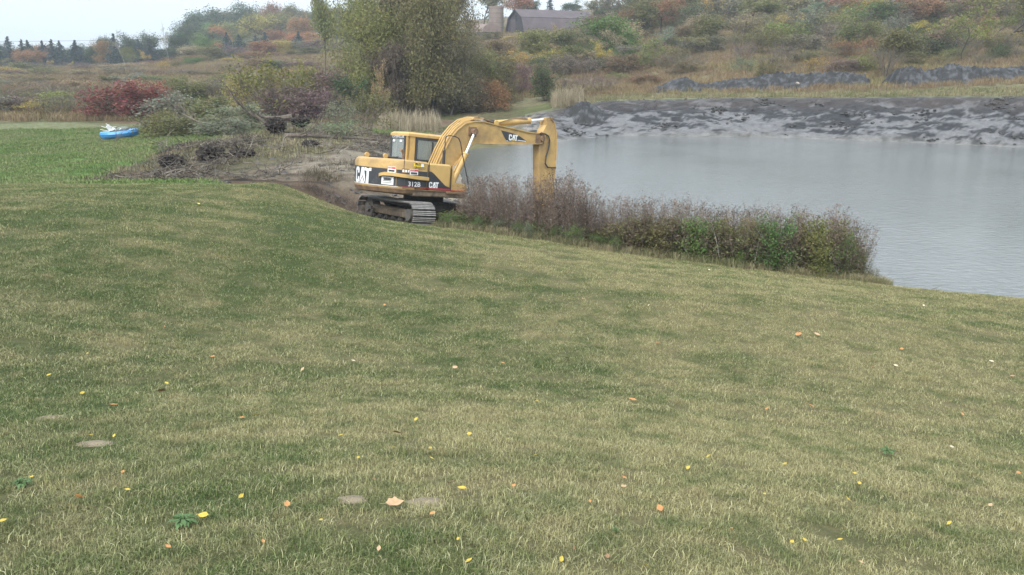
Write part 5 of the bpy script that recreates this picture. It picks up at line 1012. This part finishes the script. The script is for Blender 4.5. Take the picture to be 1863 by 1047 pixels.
US = [815,850,880,960,1010,1060,1095,1120,1200,1300,1400,1480,1555,1575]; VS = [352,330,318,322,314,330,366,360,362,372,380,386,396,450]
Pw = []; Sw = []
for i in range(2500):
    u = RNG.uniform(826, 1568); dens = np.interp(u, [826, 870, 1060, 1110, 1568], [.5, 1.0, 1.0, .85, .7])
    if RNG.random() > dens: continue
    Y0 = 22.5; x = ux(u, Y0, 1.0); Y = float(edge_y(x))+.15+RNG.random()**.8*2.3; q = on(u, Y)
    if sdist(q.x, q.y)[0] < -.5: continue
    vt = np.interp(u, US, VS)+10*fbm(u*.03, 0, 1.0, 2)
    a, s = slopes(u, vt); h = (CZ+s*Y-q.z)*(1.06-abs(RNG.normal(0, .30)))*(1.13 if RNG.random() < .06 else 1); 
    if h < .3: continue
    Pw.append((q.x, q.y, q.z-.03)); Sw.append(h)
Pw = np.array(Pw); Sw = np.array(Sw)
scatter('dead_weeds', Pw, Sw, RNG.uniform(0, 6.28, len(Pw)), st_, 'dense purple-brown dead weed stalks standing along the near shore', tilt=RNG.normal(0, .07, (len(Pw), 2)))
P2 = []; S2 = []
for i in range(260):                                       # dry weeds left of the excavator tracks
    u = RNG.uniform(545, 648); v = np.interp(u, [545, 600, 648], [345, 378, 398])-RNG.random()*14; q = hit(u, v, 15); P2.append(tuple(q)); S2.append(RNG.uniform(.25, .75))
scatter('dry_weeds', np.array(P2), np.array(S2), RNG.uniform(0, 6.28, len(P2)), st_, 'thin dry weeds at the lawn edge left of the excavator tracks', tilt=RNG.normal(0, .22, (len(P2), 2)))
M_REED = m_weed('dry_reed', [(.3, (.26, .22, .15)), (.6, (.36, .31, .22)), (.8, (.20, .17, .11))], .5)
rdm = [blades(26, .25, .9, 1.9, .022, .22, M_REED, .05) for _ in range(4)]; P3 = []
for i in range(170):
    u = RNG.choice([RNG.uniform(690, 800), RNG.uniform(1005, 1060)]); Y = RNG.uniform(62, 70) if u < 900 else RNG.uniform(77, 80); P3.append(tuple(on(u, Y)))
scatter('dry_reeds', np.array(P3), RNG.uniform(.6, 1.15, len(P3)), RNG.uniform(0, 6.28, len(P3)), rdm, 'pale dry reeds standing in front of the willows')
SHR = [(1130,398,60,'olive'),(1165,402,58,'olive'),(1195,396,64,'olive'),(1230,404,60,'green'),(1262,398,62,'green'),(1300,404,66,'olive'),(1335,400,60,'olive'),(1372,402,66,'ygreen'),(1405,398,62,'green'),(1440,404,64,'olive'),(1475,404,62,'olive'),(1508,412,50,'olive'),(1536,428,40,'green'),(1560,450,28,'olive')]
for i, (u, v, w_, c) in enumerate(SHR):
    Y = float(edge_y(ux(u, 21.5)))+.45+.5*(i % 2)
    plant('shrub' if i % 3 else 'loose_shrub', u, Y, v, w_*1.15, CL[c], '%s leafy shrub among dead weeds on the pond edge' % {'olive': 'dull olive', 'sage': 'grey-green', 'ygreen': 'yellow-green', 'green': 'fresh green'}[c], 'leafy shrubs on the pond edge', depth=1.5)
for i, (u, v, w_, c) in enumerate([(812,398,34,'green'),(838,412,34,'green'),(870,420,30,'green'),(905,428,32,'sage'),(940,424,26,'green'),(1010,430,30,'green'),(1045,410,44,'green'),(1090,424,46,'green'),(1120,440,34,'green'),(1260,462,26,'green'),(1345,470,30,'green'),(1420,476,26,'green'),(1505,486,34,'green'),(1585,488,36,'olive'),(960,438,24,'sage')]):
    Y = float(edge_y(ux(u, 21.5)))+.05+.25*(i % 2)
    plant('loose_shrub', u, Y, v, w_, CL[c], 'low green weed at the foot of the dead weeds', 'low green weeds at the lawn edge', name='low_weed')
for i, (u, v, du, dv) in enumerate([(1020,440,45,-38),(1032,444,52,-28),(1010,438,40,-42),(860,412,32,14),(1215,452,26,-8),(1310,470,-14,-60),(1355,474,8,-72),(1372,478,16,-66),(1395,480,20,-60),(1440,484,-38,-34),(1420,482,-50,-30),(1460,488,-26,-14),(1490,490,-46,-20),(1255,462,-26,-26),(1000,436,-22,-26),(1530,498,-30,-22)]):
    Y = float(edge_y(ux(u, 21.5)))+.12; limb([(u, v+6, Y), (u+du*.5, v+dv*.55, Y+.15), (u+du, v+dv, Y+.3)], .011, 'bare pale stem at the foot of the shore weeds', 3, 60+i, M_PALE if i % 2 else M_TWIG, 'dry_stem', 'stem')
limb([(1697,526,20.4),(1704,524,20.6),(1717,518,20.9)], .012, 'small dark stick poking out of the water at the near shore', 0, 90)
def leafy(seed):
    rd_ = random.Random(seed); v = []; f = []
    for k in range(70):
        c = Vector((rd_.gauss(0, .14), rd_.gauss(0, .14), rd_.random()**1.3*.55)); e1 = Vector((rd_.gauss(0, 1), rd_.gauss(0, 1), rd_.gauss(0, .6))).normalized()*rd_.uniform(.015, .035); e2 = e1.orthogonal().normalized()*e1.length*.5; q = len(v); v.extend([c-e1, c+e2, c+e1, c-e2]); f.append((q, q+1, q+2, q+3))
    me = bpy.data.meshes.new('leafy'); me.from_pydata([tuple(q) for q in v], [], f); rnd_attr(me, 4); me.materials.append(M_UNDG); return me
M_UNDG = m_weed('undergrowth', [(.32, (.045, .075, .024)), (.46, (.075, .11, .035)), (.58, (.095, .10, .045)), (.72, (.09, .065, .05))], .8)
P5 = []; S5 = []
for i in range(1500):
    u = RNG.uniform(800, 1572); x = ux(u, 21.5); Y = float(edge_y(x))+RNG.uniform(.0, 1.5); q = on(u, Y); right = np.interp(u, [1050, 1180], [0, 1]); P5.append(tuple(q)); S5.append(RNG.uniform(.45, 1.0+.75*right)*(1 if Y-edge_y(x) > .25 else .5)*float(np.interp(u, [1490, 1572], [1, .45])))
scatter('shore_undergrowth', np.array(P5), np.array(S5), RNG.uniform(0, 6.28, len(P5)), [leafy(i) for i in range(5)], 'low leafy undergrowth between the dead weed stalks')
P4 = []
for i in range(420): u = RNG.uniform(1555, 1612); x = ux(u, 20.6); Y = float(edge_y(x))+RNG.uniform(-.1, 1.3); q = on(u, Y); P4.append(tuple(q))
for i in range(700): u = RNG.uniform(790, 1560); x = ux(u, 21.5); P4.append(tuple(on(u, float(edge_y(x))+RNG.uniform(-.15, .5))))
scatter('shore_grass', np.array(P4), RNG.uniform(.6, 1.5, len(P4)), RNG.uniform(0, 6.28, len(P4)), [blades(40, .12, .06, .20, .007, .5, M_GRASSB, .2) for _ in range(4)], 'longer green grass at the foot of the shore weeds')

# ------------------------------------------------------------------ bare patches and fallen leaves on the lawn
M_SOIL = plain('pale_bare_soil', (.21, .17, .115), .95, 0, .3, 14, (.15, .12, .08), .35, .5)
for bx, by, r in BARE:
    mb = MB(); vs = [(0, 0, .012)]; NN = 26
    for k_, q_ in enumerate((.35, .7, 1.0)):
        for i in range(NN): a = 2*PI*i/NN; rr = r*q_*(1.25 if q_ == 1 else 1)*(1+.28*fbm(math.cos(a)*2+bx, math.sin(a)*2+by, 1.0, 3)); vs.append((rr*1.15*math.cos(a), rr*.85*math.sin(a), (.010, .003, -.02)[k_]+.004*random.random()))
    fs = [(0, 1+i, 1+(i+1) % NN) for i in range(NN)]+[(1+r_*NN+i, 1+(r_+1)*NN+i, 1+(r_+1)*NN+(i+1) % NN, 1+r_*NN+(i+1) % NN) for r_ in range(2) for i in range(NN)]
    e_ = .2; sx_, sy_ = (gz(bx+e_, by)-gz(bx-e_, by))/(2*e_), (gz(bx, by+e_)-gz(bx, by-e_))/(2*e_)
    mb.add([(x, y, z+x*sx_+y*sy_) for x, y, z in vs], fs); o = mb.build('bare_soil', M_SOIL, None, True); o.location = (bx, by, gz(bx, by)+.03*fbm(bx, by, .5, 2)+.006); tag(o, 'bare patch of pale soil in the lawn', kind='structure')
def leaf_obj(shape):
    out = [(-.5, 0), (-.34, .14), (-.1, .26), (.12, .27), (.3, .17), (.5, 0), (.3, -.17), (.12, -.25), (-.1, -.27), (-.34, -.15)] if shape == 0 else [(-.45, 0), (-.34, .12), (-.27, .26), (-.08, .25), (.06, .33), (.22, .20), (.5, .03), (.26, -.17), (.08, -.30), (-.06, -.22), (-.28, -.27), (-.36, -.1)]
    mid = [(-.3, 0), (0, 0), (.3, 0)]; mb = MB(); f = lambda x, y: .5*y*y*2.2+.25*x*x-.06*abs(y); vs = [(x, y, f(x, y)) for x, y in out]+[(x, y, -.02) for x, y in mid]; n = len(out)
    fs = [(i, (i+1) % n, n+1) for i in range(n)]; mb.add(vs[:n]+[vs[n+1]], [(i, (i+1) % n, n) for i in range(n)]).tube([(-.72, 0, .02), (-.5, 0, 0), (.3, 0, -.018)], .012, 4); return mb.mesh('fallen_leaf', True)
LM = {}
for cn_, c in (('orange', (.42, .20, .07)), ('tan', (.42, .28, .16)), ('yellow', (.46, .34, .05)), ('brown', (.24, .14, .07)), ('pale', (.48, .41, .28))): LM[cn_] = plain(cn_+'_leaf', c, .7, 0, .2, 3, tuple(q*.5 for q in c), .25, .1)
LMESH = {(k, s_): None for k in LM for s_ in (0, 1)}
for key in LMESH: me = leaf_obj(key[1]); me.materials.append(LM[key[0]]); LMESH[key] = me
LV = """388,656,o,8 551,679,t,8 643,663,p,7 828,676,t,12 304,705,y,8 295,720,b,14 151,723,y,7 209,746,o,13 546,735,p,6 441,770,o,11 466,764,y,7 757,772,y,8 621,802,y,9 722,798,b,15 715,825,y,8 783,826,y,8 785,845,y,9 652,844,y,8 854,799,y,8 883,852,y,8 225,871,o,9 234,904,y,9 145,917,o,13 92,939,o,14 7,962,y,12 440,916,y,10 372,953,y,19 524,932,o,15 718,932,t,30 841,902,y,15 821,891,b,14 681,885,b,11 787,948,o,10 694,986,y,10 834,996,y,10 308,1010,o,11 853,1037,y,14 690,1014,t,11 167,802,y,7 209,803,y,7 1196,629,o,6 1032,658,t,10 915,667,o,8 1151,735,o,13 1395,751,o,9 1475,746,o,13 1587,673,o,6 1629,671,p,7 1803,663,p,8 1841,690,o,8 1347,704,p,8 1452,615,o,14 1486,614,t,9 977,738,y,8 974,839,y,7 1288,840,y,8 1427,854,y,9 1251,862,y,9 1554,871,y,6 1562,890,y,10 1730,822,p,11 1851,870,o,11 1135,881,o,11 1134,898,t,13 1200,939,o,17 935,896,o,8 1073,925,o,7 1439,1000,y,10 1462,996,y,10 1526,995,y,9 1725,964,y,9 1021,1034,y,13 1105,1028,b,12 1045,1013,b,10 1565,1037,t,8 1267,900,o,9 1541,919,y,8 1174,1044,y,11 362,375,y,6 899,527,t,7 1060,548,t,5 1680,560,p,5 1290,495,p,5 620,520,p,4 160,650,y,6 300,600,o,5 90,690,y,7 700,560,o,6 480,610,p,4 1180,560,p,4 1640,640,o,6 1750,760,o,7 1330,975,o,8 1600,760,b,8 60,880,y,8 480,1000,o,9 585,960,y,7 1390,910,y,7 1800,930,t,9"""
FULL = dict(o='orange', t='tan', y='yellow', b='brown', p='pale'); lr = random.Random(12)
for it in LV.split():
    u, v, c, w_ = it.split(','); u, v, w_ = float(u), float(v), float(w_); q = hit(u, v, 2.5, 40); c = FULL[c]; sz_ = w_/FPX*q.y*1.35; shp = 0 if c in ('yellow', 'tan') or lr.random() < .4 else 1
    o = bpy.data.objects.new('fallen_leaf', LMESH[(c, shp)]); COL.objects.link(o); o.location = q+Vector((0, 0, .042+sz_*.12)); o.scale = (sz_*1.05, sz_*1.05, sz_*lr.uniform(.7, 1.3)); o.rotation_euler = (lr.gauss(0, .3)+.15, lr.gauss(0, .25), lr.uniform(0, 6.28))
    szn = 'big' if sz_ > .055 else ('small' if sz_ > .03 else 'tiny'); row = 'nearest the camera' if v > 960 else ('in the near part' if v > 860 else ('in the nearer middle' if v > 760 else ('in the middle' if v > 640 else 'far up the slope'))); cl_ = 'far left' if u < 260 else ('left' if u < 600 else ('left of centre' if u < 900 else ('right of centre' if u < 1220 else ('right' if u < 1600 else 'far right'))))
    lb = '%s %s fallen leaf, lawn %s, %s' % (szn, c, row, cl_)
    if (u, v) == (718, 932): o.data = LMESH[('tan', 1)]; o.rotation_euler = (.25, .1, .3); o.scale = (sz_, sz_, sz_*1.4)
    if (u, v) == (718, 932): lb = 'biggest tan fallen leaf, pale and curled, lying between the two bare soil patches'
    if (u, v) == (372, 953): lb = 'big yellow fallen leaf beside the green broadleaf weed on the lawn'
    tag(o, lb, 'leaf', 'fallen leaves on the lawn')
def rosette(u, v, w_, n, label):
    q = hit(u, v, 2.5, 40); r = w_/FPX*q.y/2; mb = MB(); ra = random.Random(int(u))
    for k in range(n):
        a = 2*PI*k/n+ra.uniform(-.3, .3); L_ = r*ra.uniform(.5, 1.15); w2 = L_*.13; d = Vector((math.cos(a), math.sin(a), 0)); s_ = Vector((-d.y, d.x, 0)); z1 = ra.uniform(.03, .05)
        pts_ = [d*L_*.1, d*L_*.4+s_*w2*.7+Vector((0, 0, z1)), d*L_*.75+s_*w2+Vector((0, 0, z1)), d*L_+Vector((0, 0, z1*.6)), d*L_*.75-s_*w2+Vector((0, 0, z1)), d*L_*.4-s_*w2*.7+Vector((0, 0, z1))]
        mb.add(pts_, [(0, 1, 5), (1, 2, 4, 5), (2, 3, 4)])
    o = mb.build('broadleaf_weed', M_RGREEN); o.location = q+Vector((0, 0, .01)); tag(o, label, 'weed')
M_RGREEN = plain('weed_leaf_green', (.06, .12, .032), .6, 0, .3, 8, None, 0, 0)
rosette(335, 960, 60, 34, 'green broadleaf weed flat in the lawn left of centre near the bottom'); rosette(1615, 828, 36, 26, 'bright green weedy tuft on the right side of the lawn'); rosette(40, 890, 44, 30, 'green broadleaf weed by the left edge of the photo'); rosette(1120, 978, 20, 10, 'small clover-like weed in the lawn near the bottom centre')
wr = [px(-150, 75, 190), px(150, 70, 215), px(430, 66, 240)]
o = MB().tube([wr[0]+(wr[2]-wr[0])*t_+Vector((0, 0, -2.2*4*t_*(1-t_)*.25)) for t_ in [i/16 for i in range(17)]], .03, 4).build('overhead_wire', M_RUB); tag(o, 'thin overhead wire crossing the pale sky above the spruces', 'wire')

# ------------------------------------------------------------------ air
top_ = 80.0
hz = MB().box((0, 480, (top_-3.5)/2), (1850, 1100, top_+3.5)).build('haze', []) if False else None
hm = MB().box((0, 480, (top_-3.5)/2), (1850, 1100, top_+3.5)).mesh('haze'); mh = bpy.data.materials.new('haze_air'); mh.use_nodes = True; t = mh.node_tree; t.nodes.clear()
pv = t.nodes.new('ShaderNodeVolumePrincipled'); pv.inputs['Color'].default_value = (.84, .92, 1.0, 1); pv.inputs['Density'].default_value = .0006; pv.inputs['Anisotropy'].default_value = .2; ou = t.nodes.new('ShaderNodeOutputMaterial'); t.links.new(pv.outputs[0], ou.inputs['Volume'])
tag(link('haze', hm, None, [mh]), 'thin pale autumn haze over the valley', kind='stuff')

# ------------------------------------------------------------------ tell look-alikes apart by their order from the left
bpy.context.view_layer.update()
by = {}
for o in S.objects:
    if o.parent is None and 'category' in o: by.setdefault(o['label'], []).append(o)
ORD = ['leftmost', 'second from left', 'third from left', 'fourth from left', 'fifth from left', 'sixth from left', 'seventh from left', 'eighth from left', 'ninth from left', 'tenth from left', 'eleventh from left', 'twelfth from left', 'thirteenth from left', 'fourteenth from left', 'fifteenth from left', 'sixteenth from left']
for lb, os_ in by.items():
    if len(os_) > 1:
        os_.sort(key=lambda o: o.location.x/o.location.y)
        for i, o in enumerate(os_):
            w_ = ORD[i] if i < len(ORD)-1 or len(os_) <= 10 else 'one further right'
            if i == len(os_)-1: w_ = 'rightmost'
            o['label'] = w_ + ' ' + lb
            if 'group' not in o: o['group'] = lb
